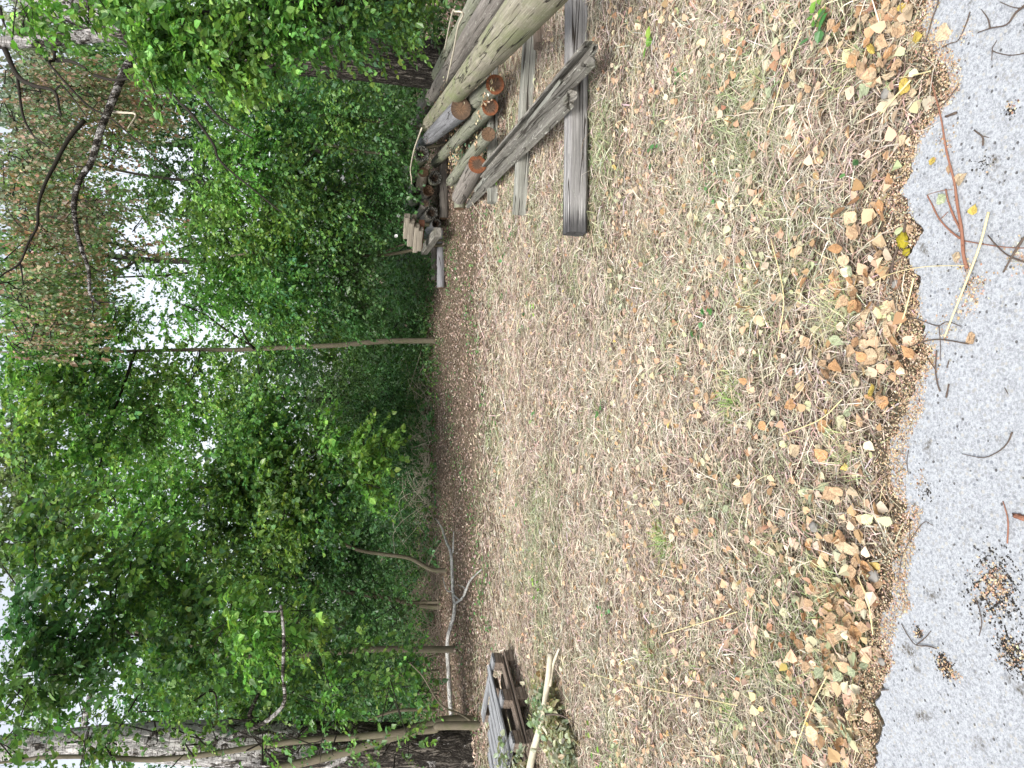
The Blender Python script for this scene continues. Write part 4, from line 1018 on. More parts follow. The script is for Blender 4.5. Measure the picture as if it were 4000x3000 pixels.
# ------------------------------------------------------------------ trees
def poly_world(pts, Y, dY=0.0):
    n = len(pts); return np.array([PY(a, b, Y + dY * i / max(1, n - 1)) for i, (a, b) in enumerate(pts)])
def trunk_geo(pts, Y, rpx, sides=10, rough=0.05, seed=1, dY=0.0, per=5):
    P = poly_world(pts, Y, dY); s = np.linalg.norm(P - CAM, axis=1)
    R = np.array([q * (yy[1]) / FPX for q, yy in zip(rpx, P)])
    g = Geo(); g.add(*tube(P, R, sides, per, rough, seed)); return g, P, R
BASES = []
class Tree:
    def __init__(s, name, label, cat, base, group=None):
        s.base = np.array([base[0], base[1], float(gz(base[0], base[1]))]); s.t = thing(name, label, cat, s.base, group); s.f = Foliage()
    def trunk(s, pts, Y, rpx, mat=M_BARK, name='trunk', **k):
        P0 = PY(*pts[0], Y)
        if name != 'limb' and P0[2] > -.12:   # down into the soil
            a0 = pts[0][0] + (P0[2] + .2) / Y * FPX
            pts = [(a0, pts[0][1])] + list(pts); rpx = [rpx[0] * 1.12] + list(rpx)
        g, P, R = trunk_geo(pts, Y, rpx, **k)
        if name != 'limb': q_ = int(np.argmin(np.abs(P[:, 2]))); BASES.append((P[q_, 0], P[q_, 1], R[q_]))
        link(name, g.mesh(name, mat, base=s.base), s.t)
        if name == 'limb' and len(pts) > 4 and mat in (M_BARK_D, M_BIRCHB):
            rr_ = np.random.default_rng(len(pts) * 7 + int(abs(pts[0][1]))); SP = spline(P, 4)
            for q in range(3, len(SP) - 1, 2):
                if rr_.random() < .25: continue
                tdir = norm(SP[q + 1] - SP[q]); sd_ = norm(np.cross(tdir, rr_.standard_normal(3))); L_ = rr_.uniform(.15, .55); R0 = max(.004, R.mean() * .28)
                d_ = norm(tdir * .7 + sd_ * .8 + np.array([0, 0, -.2])); m_ = SP[q] + d_ * L_ * .5; e_ = m_ + (d_ + .5 * rr_.standard_normal(3)) * L_ * .4
                s.f.tw.add(*tube([SP[q], m_, e_], [R0, R0 * .6, .0015], 4, 3, cap=False))
                if rr_.random() < .6:
                    e2_ = m_ + (d_ + .9 * rr_.standard_normal(3)) * L_ * .35; s.f.tw.add(*tube([m_, (m_ + e2_) / 2 + .02 * rr_.standard_normal(3), e2_], [R0 * .6, R0 * .4, .001], 4, 3, cap=False))
        return P
    def limb(s, P, R, mat=M_BARK, name='limb', sides=6, rough=.05, seed=1):
        g = Geo(); g.add(*tube(P, R, sides, 5, rough, seed)); link(name, g.mesh(name, mat, base=s.base), s.t)
    def twigs_to(s, c, rad, n, seed, r0=.012, mat=M_BARK_D, hang=False):
        r = np.random.default_rng(seed); g = s.f.tw; c = np.asarray(c)
        for _ in range(n):
            u = norm(r.standard_normal(3)); e = c + u * rad * r.uniform(.5, 1); m = (c * .5 + e * .5) + .12 * r.standard_normal(3) * np.mean(rad)
            if hang: e = m + np.array([.2 * r.standard_normal(), .2 * r.standard_normal(), -rad[2] * r.uniform(.5, 1.2)])
            g.add(*tube([c + .2 * r.standard_normal(3), m, e], [r0, r0 * .6, r0 * .15], 4, 3, cap=False))
    def blob(s, x, y, Y, ry, rz, n, size, pal, seed, thick=None, ntw=6, r0=.012, **k):
        c = DY(x, y, Y); m = Y / (FPX / K)
        rad = np.array([ry * m, (thick if thick else min(ry, rz) * m), rz * m])
        s.f.blob(c, rad, n, size, pal, seed, **k); s.twigs_to(c, rad, ntw, seed, r0, hang=k.get('hang', False))
        return c
    def finish(s, mat=M_LEAF, twmat=M_BARK_D):
        if s.f.n: tag(link('crown', s.f.mesh('crown', mat, s.base), s.t))
        if s.f.tw.n: tag(link('twigs', s.f.tw.mesh('twigs', twmat, base=s.base), s.t), kind='stuff')

# large birch on the right, behind the poles
b = PY(1834, 255, 11.5)
RB = Tree('birch_tree', 'massive old birch with rugged dark bark and a forked crown, behind the pole pile', 'birch tree', b)
RB.trunk([(1880, 258), (1834, 256), (1740, 253), (1640, 250), (1500, 240), (1300, 225), (1100, 210), (900, 190), (700, 165), (560, 130), (400, 80), (250, 25), (100, -30), (-60, -60)], 11.5,
         [125, 108, 94, 86, 80, 75, 73, 74, 78, 70, 52, 46, 40, 34], M_BIRCH, sides=48, rough=.035, seed=3, per=14)
RB.trunk([(620, 170), (540, 165), (450, 135), (300, 146), (150, 160), (0, 166), (-160, 168)], 11.3, [42, 34, 26, 24, 21, 20, 18], M_BIRCH, name='limb', sides=20, rough=.04, seed=4, per=10)
for pts, r0, mt in [
        ([(560, 185), (529, 200), (470, 316), (434, 407), (389, 520), (357, 633), (313, 700), (289, 796), (299, 893), (313, 955), (347, 1057), (352, 1148), (390, 1190)], 16, M_BIRCHB),
        ([(330, 470), (270, 540), (215, 640), (175, 720), (150, 800), (145, 883), (110, 950), (77, 1028), (20, 1066), (-10, 1090)], 8, M_BARK_D), ([(77, 1028), (85, 1060), (90, 1110)], 4, M_BARK_D),
        ([(600, 190), (619, 208), (674, 253), (778, 362), (832, 434), (882, 479), (990, 542)], 8, M_BARK_D), ([(674, 253), (690, 250), (735, 246)], 4, M_BARK_D), ([(778, 362), (850, 362)], 4, M_BARK_D),
        ([(585, 190), (601, 226), (651, 344), (746, 443), (832, 561), (863, 633), (990, 741), (1100, 830)], 8, M_BARK_D),
        ([(210, 150), (212, 230), (195, 240), (205, 265), (340, 410), (430, 460), (565, 578), (700, 700)], 6, M_BARK_D),
        ([(18, 190), (68, 294), (131, 334), (212, 357), (232, 430), (240, 450)], 9, M_BARK_D), ([(68, 294), (72, 330), (90, 452), (127, 525), (150, 545), (195, 580)], 6, M_BARK_D),
        ([(212, 357), (240, 335), (290, 390), (340, 460)], 4, M_BARK_D), ([(85, 150), (92, 90), (88, 20)], 5, M_BARK_D), ([(0, 30), (15, 90), (38, 130)], 5, M_BARK_D),
        ([(430, 435), (480, 440), (530, 448), (500, 500)], 5, M_PALE), ([(220, 235), (280, 240), (335, 268)], 8, M_BARK_D), ([(370, 295), (440, 312), (520, 305), (580, 300)], 6, M_BARK_D)]:
    RB.trunk(pts, 11.3, [r0 * (1 - .78 * q / len(pts)) for q in range(len(pts))], mt, name='limb', sides=8, rough=.06, seed=len(pts), dY=-.6)
# a mossy dead branch on the lower trunk
RB.trunk([(1025, 250), (990, 285), (958, 300), (955, 370), (975, 440)], 10.9, [12, 11, 10, 8, 5], M_BIRCH2, name='limb', sides=8, rough=.08, seed=9)
RB.trunk([(957, 352), (1000, 395), (1040, 415)], 10.85, [7, 5, 3], M_BIRCH2, name='limb', sides=6, rough=.08, seed=9)
sd0 = 0
def hb(T, lst, **kw):
    global sd0
    for (x, y, Y, ry, rz, n, size, pal) in lst:
        sd0 += 1
        if size < .08: size *= 1.3; n = int(n * .85)
        T.blob(x, y, Y, ry, rz, n, size, pal, 1000 + sd0, **kw)
hb(RB, [(60, 190, 13, 70, 70, 1500, .05, 'brown'), (60, 330, 13, 80, 80, 2200, .05, 'brown'), (170, 190, 13.5, 80, 70, 2200, .05, 'brown'), (260, 210, 14, 80, 70, 2000, .05, 'brown'),
        (70, 480, 13, 90, 70, 2200, .05, 'brown'), (60, 640, 13, 90, 60, 1600, .055, 'mid'), (40, 620, 12.5, 80, 60, 1600, .05, 'brown'), (150, 560, 14, 100, 50, 1700, .05, 'brown'), (230, 330, 15, 60, 40, 500, .05, 'brown'),
        (300, 250, 15, 70, 60, 1400, .05, 'brown'), (30, 270, 14.5, 120, 70, 2200, .06, 'brown'), (40, 420, 14.5, 110, 70, 2200, .06, 'brown'), (60, 560, 14.5, 110, 80, 2200, .06, 'brown'), (60, 350, 15, 110, 80, 1800, .06, 'mid'), (40, 560, 15, 110, 80, 1800, .06, 'mid'), (130, 300, 14.8, 60, 50, 1400, .055, 'brown'), (150, 470, 14.8, 70, 60, 1600, .055, 'brown'), (90, 690, 14, 90, 70, 2200, .055, 'brown'), (220, 230, 15, 80, 70, 2400, .055, 'brown'), (200, 450, 14, 60, 50, 800, .05, 'brown'), (290, 520, 14, 60, 40, 500, .05, 'brown'), (120, 700, 13, 60, 50, 600, .05, 'brown'), (40, 740, 13, 60, 60, 700, .05, 'brown')],
   hang=True, thin=.35, L=.6, ntw=7)
RB.finish()

# young lime by the birch with bright leaves in front of the trunk
b = PY(1900, -40, 8.6)
T = Tree('lime_sapling', 'bright green young lime whose leaves hang in front of the right birch trunk', 'tree', b)
T.trunk([(2000, -60), (1700, -40), (1300, 10), (1000, 30), (700, 60), (500, 60)], 8.8, [18, 17, 15, 12, 9, 5], M_BARK_D, seed=5)
hb(T, [(60, 20, 8.5, 40, 60, 700, .055, 'bright'), (230, 20, 8.5, 60, 110, 1700, .055, 'bright'), (350, 60, 8.6, 90, 80, 2500, .055, 'bright'), (450, 40, 8.6, 90, 110, 3600, .055, 'bright'), (600, 25, 8.8, 80, 110, 3600, .055, 'bright'),
       (740, 20, 9, 75, 100, 3200, .055, 'mid'), (860, 30, 9.3, 75, 75, 2400, .055, 'mid'), (920, 20, 11, 70, 40, 1500, .05, 'blue'), (900, 110, 12.5, 50, 40, 900, .05, 'blue'), (880, 190, 12.8, 40, 40, 900, .045, 'dark'), (330, 140, 8.6, 45, 70, 1300, .055, 'bright'), (480, 130, 8.6, 60, 70, 1700, .055, 'bright'), (600, 105, 8.7, 50, 70, 700, .055, 'bright'),
       (720, 75, 8.8, 40, 60, 400, .055, 'bright'), (520, 190, 9, 35, 60, 650, .055, 'bright'), (620, 30, 10, 90, 90, 1500, .055, 'mid'), (760, 30, 10, 90, 90, 1500, .055, 'mid')], tmpl=OVAL, twigs=.12, ntw=5, r0=.008, thin=.15)
T.finish()

# shrubs in the middle, right of the slender tree
def shrub(name, label, base, stems, blobs, pal_thin=.12, Yb=14, mat=M_BARK, stem_r=9, **kw):
    T = Tree(name, label, 'shrub' if 'shrub' in name else 'tree', base, kw.pop('group', None))
    for k, (pts, rr) in enumerate(stems): T.trunk(pts, Yb, [rr * (1 - .55 * q / len(pts)) for q in range(len(pts))], mat, name='stem', sides=7, seed=k + 7)
    hb(T, blobs, thin=pal_thin, **kw); T.finish(); return T
shrub('dogwood_shrub', 'tall bright shrub whose foliage stands directly left of the right birch trunk', PY(1700, 500, 13.2),
      [([(1760, 520), (1500, 480), (1250, 450), (1000, 420)], 7), ([(1760, 560), (1500, 600), (1200, 560), (900, 620)], 6)],
      [(500, 260, 13.5, 80, 80, 4200, .06, 'mid'), (600, 250, 13.2, 90, 100, 5200, .06, 'mid'), (740, 250, 13, 80, 100, 4600, .06, 'mid'), (850, 300, 13, 90, 50, 2600, .055, 'dark'),
       (470, 380, 13.5, 80, 70, 4200, .06, 'bright'), (540, 350, 12.9, 60, 60, 2400, .06, 'bright'), (640, 380, 13, 80, 80, 4200, .06, 'mid')], Yb=13.2, twigs=.22, pal_thin=.1)
shrub('dogwood_shrub', 'broad leafy shrub rising behind the dark pole ends', PY(1690, 900, 14.4),
      [([(1700, 880), (1500, 860), (1250, 800), (1000, 780), (850, 700)], 8), ([(1700, 960), (1450, 1000), (1200, 960), (900, 1000)], 7), ([(1640, 940), (1560, 960), (1500, 985)], 5)],
      [(480, 500, 14.4, 90, 80, 4600, .062, 'bright'), (590, 480, 14, 90, 90, 5200, .062, 'mid'), (720, 440, 13.8, 100, 90, 5600, .06, 'mid'), (820, 420, 13.8, 90, 60, 3400, .055, 'dark'),
       (620, 600, 14.2, 90, 100, 5600, .062, 'mid'), (740, 580, 14.2, 90, 90, 4800, .06, 'dark'), (500, 620, 15, 80, 70, 3600, .065, 'bright'), (600, 690, 14.8, 60, 80, 3000, .062, 'mid'),
       (420, 530, 15, 50, 60, 1300, .062, 'bright'), (440, 650, 15.5, 40, 60, 1100, .062, 'bright'), (760, 680, 15, 60, 80, 2800, .06, 'dark')], Yb=14.4, twigs=.22, pal_thin=.1)
# slender tree in the middle
b = PY(1701, 1331, 16.3)
T = Tree('slender_tree', 'single slender straight tree standing in the leaf litter in the middle', 'tree', b)
T.trunk([(1722, 1331), (1701, 1331), (1505, 1333), (1343, 1347), (1180, 1355), (1017, 1362), (900, 1367), (771, 1366), (530, 1371), (289, 1375), (110, 1375), (-60, 1375)], 16.3,
        [14, 11.5, 10.5, 9.5, 9, 8.5, 8, 7, 5.5, 4, 3, 2], M_BARK, sides=14, rough=.03, seed=2, per=8)
for pts, r0 in [([(530, 1372), (520, 1395), (485, 1500), (445, 1610), (405, 1760), (365, 1915)], 6), ([(992, 1365), (960, 1320), (930, 1250)], 4), ([(1000, 1362), (900, 1300), (800, 1230), (690, 1180)], 4),
                ([(780, 1368), (770, 1440), (735, 1500)], 3), ([(1150, 1352), (1100, 1325), (1030, 1300)], 3), ([(530, 1372), (505, 1430), (520, 1500)], 3), ([(290, 1378), (330, 1450), (380, 1440), (410, 1390)], 3),
                ([(1020, 1362), (1010, 1420), (1015, 1520)], 2.5)]:
    T.trunk(pts, 16.2, [r0 * (1 - .6 * q / len(pts)) for q in range(len(pts))], M_BARK_D, name='limb', sides=6, seed=len(pts), dY=-1)
hb(T, [(60, 790, 15.5, 80, 70, 2400, .075, 'bright'), (150, 830, 15.5, 70, 60, 2200, .075, 'mid'), (80, 900, 15, 90, 80, 3400, .075, 'bright'), (220, 870, 15.5, 80, 70, 2600, .075, 'mid'), (300, 920, 16, 90, 60, 2600, .075, 'bright'),
       (180, 970, 15, 80, 70, 2600, .075, 'bright'), (350, 810, 16, 60, 60, 1600, .075, 'bright'), (200, 750, 15.5, 50, 60, 1200, .075, 'mid'), (50, 1010, 14.5, 70, 50, 1400, .075, 'mid'), (420, 800, 16.5, 40, 50, 800, .07, 'bright'), (110, 720, 15, 50, 60, 1000, .075, 'mid'), (250, 700, 15.5, 30, 40, 350, .075, 'bright')],
   twigs=.22, thin=.3)
T.finish()
# dense dark privet-like shrub left of it
shrub('privet_shrub', 'dense small leaved dark shrub just left of the slender tree', PY(1650, 1620, 18.2), [([(1680, 1620), (1500, 1600), (1300, 1640)], 5)],
      [(740, 850, 18, 80, 90, 6500, .045, 'blue'), (780, 930, 18, 90, 90, 7000, .045, 'dark'), (840, 850, 17.6, 70, 60, 3600, .045, 'dark'), (670, 930, 18.5, 80, 70, 4500, .05, 'blue'), (850, 950, 17.6, 90, 50, 4200, .045, 'dark'),
       (640, 790, 19, 60, 60, 2600, .055, 'blue')], Yb=18.2, pal_thin=.08)
shrub('ivy_shrub', 'low ivy covered thicket behind the slender tree trunk', PY(1650, 1260, 18.5), [([(1680, 1240), (1600, 1250), (1500, 1200)], 4)],
      [(800, 720, 18.5, 60, 60, 3000, .06, 'blue'), (870, 700, 18.2, 80, 35, 2400, .055, 'dark'), (700, 740, 19, 50, 60, 2200, .06, 'mid'), (860, 620, 17, 60, 40, 1800, .055, 'dark'), (880, 540, 16, 60, 25, 1100, .055, 'dark'), (880, 440, 15.8, 60, 25, 1200, .055, 'dark')], Yb=18.5, pal_thin=.1)
# hazels on the left
shrub('hazel_shrub', 'hazel with bright drooping leaf sprays hanging low left of the dark shrub', PY(1669, 2218, 14.3),
      [([(1690, 2225), (1600, 2180), (1500, 2165), (1391, 2145), (1280, 2090), (1185, 2039), (1000, 1950)], 9)],
      [(560, 950, 14.5, 100, 90, 5200, .07, 'mid'), (640, 1030, 14, 90, 90, 4600, .07, 'mid'), (500, 1050, 14.5, 90, 90, 4600, .07, 'mid'), (700, 1100, 13.6, 80, 70, 3200, .07, 'mid'), (780, 990, 13.4, 55, 45, 1200, .075, 'bright'), (830, 960, 13.3, 28, 35, 330, .075, 'bright'), (800, 1040, 13.3, 40, 40, 600, .075, 'bright'), (610, 1140, 13.8, 70, 70, 3000, .07, 'mid'), (700, 960, 13.8, 50, 40, 1000, .075, 'bright')], Yb=14.3, twigs=.25, pal_thin=.15, tmpl=OVAL)
shrub('hazel_shrub', 'leaning hazel with a double brown stem in the left undergrowth', PY(1610, 2358, 15.2),
      [([(1680, 2370), (1610, 2358), (1500, 2335), (1430, 2324), (1340, 2310), (1258, 2291), (1130, 2240), (1019, 2165), (900, 2100)], 10), ([(1560, 2350), (1450, 2310), (1340, 2295), (1250, 2288)], 6)],
      [(560, 1220, 14.5, 100, 90, 5200, .07, 'mid'), (680, 1230, 14.8, 90, 80, 4200, .065, 'dark'), (450, 1180, 14.5, 90, 90, 4600, .07, 'mid'), (770, 1180, 15, 90, 50, 2200, .06, 'dark'), (780, 1280, 15.2, 60, 60, 1600, .06, 'dark'), (340, 1130, 14, 90, 80, 3600, .07, 'bright'), (250, 1080, 14, 70, 70, 1500, .07, 'bright')], Yb=15.2, twigs=.22, pal_thin=.15)
b = PY(1790, 2537, 12.6)
T = Tree('lime_tree', 'smooth barked straight young tree behind the fallen white branch', 'tree', b)
T.trunk([(1800, 2537), (1769, 2537), (1600, 2536), (1430, 2537), (1330, 2545), (1218, 2556), (1100, 2575), (900, 2560), (700, 2506), (560, 2480), (460, 2440), (290, 2400)], 12.6, [15, 13, 12.5, 12, 12, 12, 11, 10.5, 9, 8, 6, 4], M_BARK, sides=14, rough=.03, seed=2, per=8)
T.trunk([(1110, 2572), (1050, 2550), (1000, 2545)], 12.5, [7, 6, 5], M_BARK, name='limb', seed=3)
for pts, r0 in [([(700, 2506), (530, 2480), (450, 2415), (430, 2300), (440, 2220)], 6), ([(520, 2490), (450, 2500), (350, 2530), (200, 2580)], 4), ([(850, 2800), (830, 2700), (700, 2770), (540, 2780)], 4)]:
    T.trunk(pts, 12.3, [r0 * (1 - .6 * q / len(pts)) for q in range(len(pts))], M_BARK_D, name='limb', sides=6, seed=len(pts), dY=-1.5)
hb(T, [(60, 1180, 9.5, 70, 60, 1300, .062, 'mid'), (150, 1240, 9.5, 80, 70, 1800, .062, 'mid'), (60, 1330, 9, 80, 70, 1800, .062, 'dark'), (260, 1300, 9.5, 80, 70, 1900, .062, 'mid'), (170, 1400, 9, 80, 70, 1800, .062, 'dark'),
       (340, 1230, 10, 80, 70, 2000, .062, 'mid'), (400, 1350, 10, 90, 80, 2800, .062, 'mid'), (60, 1480, 8.5, 70, 70, 1300, .062, 'dark'), (500, 1340, 9.5, 60, 50, 1000, .062, 'bright'), (560, 1390, 9.5, 60, 60, 1100, .062, 'bright'), (260, 1180, 10.5, 60, 60, 1100, .062, 'mid'), (330, 1450, 10, 60, 70, 1500, .062, 'mid'), (130, 1120, 10, 60, 60, 900, .062, 'mid')],
   tmpl=OVAL, twigs=.12, r0=.008, thin=.22)
T.finish()
# left birch
b = PY(1850, 2935, 10.8)
T = Tree('birch_tree', 'large birch with peeling white patches at the left border', 'birch tree', b)
T.trunk([(1885, 2935), (1840, 2935), (1740, 2930), (1600, 2925), (1450, 2920), (1300, 2915), (1000, 2908), (700, 2900), (500, 2900), (300, 2902), (100, 2920), (-80, 2930)], 10.8,
        [145, 118, 100, 92, 89, 87, 83, 72, 60, 50, 44, 40], M_BIRCH3, sides=48, rough=.035, seed=13, per=14)
T.trunk([(860, 2900), (900, 2881), (960, 2855), (1033, 2822), (1085, 2780), (1112, 2735), (1105, 2629), (1109, 2497), (1099, 2377), (1095, 2370)], 10.2, [10, 9.5, 9, 8.5, 7.5, 7, 6.5, 6, 5, 4], M_BIRCH3, name='limb', sides=10, rough=.06, dY=-1.7)
T.trunk([(1104, 2385), (1060, 2390), (1030, 2388)], 8.55, [4, 3, 2], M_BIRCH3, name='limb', sides=6, rough=.06)
T.trunk([(985, 2805), (975, 2790), (1000, 2730), (1010, 2710)], 10.6, [9, 8, 7, 6], M_BIRCH, name='limb', sides=8)
T.trunk([(340, 2835), (330, 2820), (340, 2770), (350, 2715)], 10.5, [12, 11, 10, 9], M_BIRCH, name='limb', sides=8)
hb(T, [(420, 1610, 9.4, 40, 60, 200, .05, 'mid'), (560, 1600, 9.4, 40, 50, 170, .05, 'bright'), (700, 1610, 9.5, 40, 60, 200, .05, 'mid'), (850, 1620, 9.6, 30, 50, 150, .05, 'mid'), (250, 1600, 10.1, 40, 50, 260, .05, 'mid'), (350, 1580, 10.1, 40, 50, 260, .05, 'bright'), (560, 1560, 10.1, 40, 50, 200, .05, 'mid'), (640, 1590, 10.1, 40, 50, 150, .05, 'bright'), (760, 1580, 10.1, 40, 50, 220, .05, 'mid'), (40, 1600, 9.5, 60, 60, 900, .05, 'mid'), (200, 1620, 9.5, 50, 60, 900, .05, 'mid'), (-60, 1560, 10, 90, 60, 900, .05, 'mid')], thin=.3)
T.finish()
b = PY(1848, 2822, 10.3)
T = Tree('hazel_tree', 'bent mossy hazel with two trunks crossing in front of the left birch', 'tree', b)
T.trunk([(1885, 2820), (1848, 2822), (1790, 2818), (1729, 2822), (1650, 2842), (1563, 2868), (1460, 2900), (1364, 2934), (1240, 2965), (1119, 2994), (900, 3050)], 10.3, [30, 25, 24, 23, 20, 18, 17, 16.5, 16, 15, 13], M_BARK, sides=16, rough=.04, seed=5, per=8)
T.trunk([(1729, 2835), (1696, 2850), (1600, 2858), (1480, 2870), (1364, 2881), (1165, 2895), (1000, 2918), (844, 2942), (700, 2960), (554, 2967), (395, 2957), (183, 2957), (77, 2971), (-50, 2985)], 9.8,
        [16, 14, 13.5, 13, 12.5, 12, 11, 10, 10, 10, 8, 7, 5, 4], M_BARK, name='trunk', sides=14, rough=.03, seed=6, per=6)
T.trunk([(400, 2955), (330, 2900), (260, 2845)], 9.7, [6, 5, 4], M_BARK, name='limb', sides=7)
T.trunk([(1700, 2770), (1560, 2775), (1500, 2790), (1440, 2812)], 10.2, [7, 6, 5, 3.5], M_BARK, name='limb', sides=7)
T.trunk([(1840, 2815), (1800, 2790), (1720, 2750), (1650, 2640), (1600, 2590)], 10.0, [5, 4, 3.5, 3, 2], M_BARK, name='limb', sides=6)
hb(T, [(640, 1370, 10.4, 50, 60, 900, .06, 'bright'), (700, 1440, 10.8, 60, 70, 1300, .06, 'mid'), (640, 1490, 10.9, 60, 60, 1000, .06, 'mid'), (800, 1450, 10.6, 60, 60, 900, .06, 'bright'), (880, 1430, 11, 60, 40, 600, .055, 'mid'), (560, 1480, 10.9, 60, 60, 1000, .06, 'mid'), (720, 1500, 10, 40, 40, 300, .06, 'bright'), (850, 1480, 10, 40, 30, 250, .06, 'bright'), (660, 1330, 10, 30, 40, 260, .06, 'bright'),
       (450, 1480, 10.6, 60, 60, 1100, .06, 'mid'), (450, 1590, 10.2, 50, 60, 220, .06, 'mid'), (900, 1500, 10.2, 50, 30, 260, .055, 'mid'), (880, 1600, 9.2, 40, 35, 120, .055, 'mid'), (200, 1560, 9, 50, 50, 260, .06, 'dark')],
   tmpl=OVAL, twigs=.15, r0=.007, thin=.3)
T.finish()
# more stems in the left thicket
shrub('hazel_shrub', 'thicket of thin stems and dull leaves behind the left birch', PY(1720, 2640, 15.5),
      [([(1720, 2620), (1500, 2640), (1300, 2650)], 6), ([(1720, 2700), (1500, 2720), (1200, 2700), (900, 2650)], 5), ([(1700, 2560), (1450, 2640), (1240, 2700)], 4)],
      [(520, 1400, 14.5, 100, 90, 4200, .07, 'mid'), (650, 1380, 15, 90, 80, 3600, .065, 'dark'), (780, 1400, 15, 90, 60, 2600, .06, 'dark'), (500, 1540, 14, 90, 90, 3200, .07, 'mid'), (680, 1540, 14.5, 90, 90, 3200, .065, 'dark'), (820, 1540, 14, 90, 60, 1800, .06, 'dark'), (400, 1480, 15, 80, 70, 2400, .07, 'mid'), (860, 1330, 15, 60, 30, 700, .05, 'dark')], Yb=15.5, twigs=.03, pal_thin=.12)

# trees behind: trunks seen through the gap and their leafy crowns
def back_tree(label, base, trunkpts, Y, rp, blobs, name='background_tree', thin=.2, limbs=(), mat=M_BARK_D, **kw):
    T = Tree(name, label, 'tree', base)
    T.trunk(trunkpts, Y, [rp * (1 - .6 * q / len(trunkpts)) for q in range(len(trunkpts))], mat, sides=9, seed=int(Y))
    for pts, r0 in limbs: T.trunk(pts, Y, [r0 * (1 - .6 * q / len(pts)) for q in range(len(pts))], mat, name='limb', sides=6, seed=3)
    hb(T, blobs, thin=thin, **kw); T.finish()
back_tree('dark open crowned tree showing its limbs against the bright sky gap', PY(1570, 1030, 27), [(1560, 1030), (1200, 1030), (800, 1020), (636, 1018), (482, 1008), (376, 989), (250, 960), (100, 940)], 27, 14,
          [(330, 440, 27, 40, 55, 1500, .12, 'mid'), (200, 500, 27, 75, 45, 2200, .12, 'mid'), (420, 480, 27, 90, 45, 2800, .12, 'mid'), (270, 560, 27, 30, 70, 700, .12, 'dark'), (180, 610, 27, 80, 50, 2200, .12, 'mid'), (350, 600, 27, 50, 30, 600, .12, 'mid'), (100, 520, 27, 90, 60, 2600, .12, 'mid'), (430, 620, 27, 80, 40, 1800, .12, 'mid'),
           (240, 430, 26, 35, 30, 700, .12, 'mid'), (150, 370, 26, 50, 40, 1100, .12, 'mid'), (260, 300, 26, 50, 28, 800, .12, 'mid'), (110, 680, 26, 90, 60, 2400, .12, 'mid'), (360, 690, 26, 60, 24, 500, .12, 'mid'), (180, 740, 26, 50, 70, 1500, .12, 'mid'), (520, 560, 24, 110, 60, 4200, .12, 'mid'), (600, 640, 24, 120, 70, 4200, .12, 'mid'), (600, 450, 24, 120, 80, 3600, .12, 'mid')],
          limbs=[([(545, 1012), (480, 1050), (435, 1062)], 5), ([(640, 1018), (560, 985), (430, 950), (380, 955)], 7), ([(750, 1065), (640, 1075), (530, 1080), (420, 1085)], 5), ([(520, 1008), (470, 960), (410, 900)], 5), ([(376, 989), (330, 1040), (280, 1070)], 4)])
back_tree('loose leaved ash whose thin sprays break up the bright sky gap', PY(1570, 760, 20), [(1560, 760), (1000, 730), (600, 690), (350, 640)], 20, 7,
          [(150, 330, 20, 60, 60, 1300, .085, 'mid'), (230, 400, 20, 60, 60, 1300, .085, 'mid'), (330, 440, 20, 50, 70, 1300, .085, 'mid'), (210, 560, 20, 70, 60, 1500, .085, 'mid'), (350, 560, 20, 70, 50, 1200, .085, 'bright'), (280, 690, 20, 60, 80, 1300, .085, 'mid'), (400, 690, 20, 60, 50, 1300, .085, 'bright')], thin=.42, twigs=.15, mat=M_BARK_D)
back_tree('blue green pointed tree behind the hanging brown twigs', PY(1570, 620, 24), [(1560, 600), (1000, 580), (600, 560), (500, 540)], 24, 12,
          [(330, 300, 23, 80, 60, 3000, .10, 'blue'), (420, 330, 23, 110, 60, 4200, .10, 'blue'), (400, 220, 22, 90, 70, 3800, .10, 'blue'), (420, 440, 23, 70, 50, 2200, .10, 'dark'), (290, 230, 22, 60, 60, 2000, .10, 'mid'), (340, 380, 23, 30, 50, 800, .10, 'blue')], thin=.12)
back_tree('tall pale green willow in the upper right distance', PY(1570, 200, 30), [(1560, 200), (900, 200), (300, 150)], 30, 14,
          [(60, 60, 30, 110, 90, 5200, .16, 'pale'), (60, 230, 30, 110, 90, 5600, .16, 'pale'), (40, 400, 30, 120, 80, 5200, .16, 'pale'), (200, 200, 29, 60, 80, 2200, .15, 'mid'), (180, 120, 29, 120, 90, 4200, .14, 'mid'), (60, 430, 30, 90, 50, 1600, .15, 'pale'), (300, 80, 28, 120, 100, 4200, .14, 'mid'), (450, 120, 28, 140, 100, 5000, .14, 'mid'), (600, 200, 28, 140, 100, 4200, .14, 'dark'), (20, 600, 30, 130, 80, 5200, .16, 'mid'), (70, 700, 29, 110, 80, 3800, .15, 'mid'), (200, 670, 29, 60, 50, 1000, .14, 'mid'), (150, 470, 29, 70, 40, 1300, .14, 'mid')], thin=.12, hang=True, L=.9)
back_tree('sunlit yellow green maple behind the slender tree', PY(1570, 1600, 24), [(1560, 1580), (1100, 1560), (700, 1590), (300, 1620)], 24, 13,
          [(400, 900, 23, 110, 80, 5200, .11, 'bright'), (480, 830, 22, 90, 60, 3600, .10, 'bright'), (330, 1000, 24, 100, 70, 3600, .11, 'bright'), (520, 950, 22, 110, 70, 4600, .10, 'mid'), (560, 830, 21, 80, 70, 3600, .10, 'mid'), (600, 740, 21, 60, 80, 3000, .10, 'mid'), (700, 700, 21, 50, 60, 1800, .10, 'mid'), (230, 800, 24, 80, 60, 2200, .11, 'mid'), (470, 760, 22, 35, 50, 800, .1, 'bright'), (100, 850, 25, 120, 100, 5600, .12, 'mid'), (230, 950, 25, 120, 80, 3600, .12, 'bright'), (60, 760, 25, 60, 70, 2000, .12, 'mid')], thin=.16)
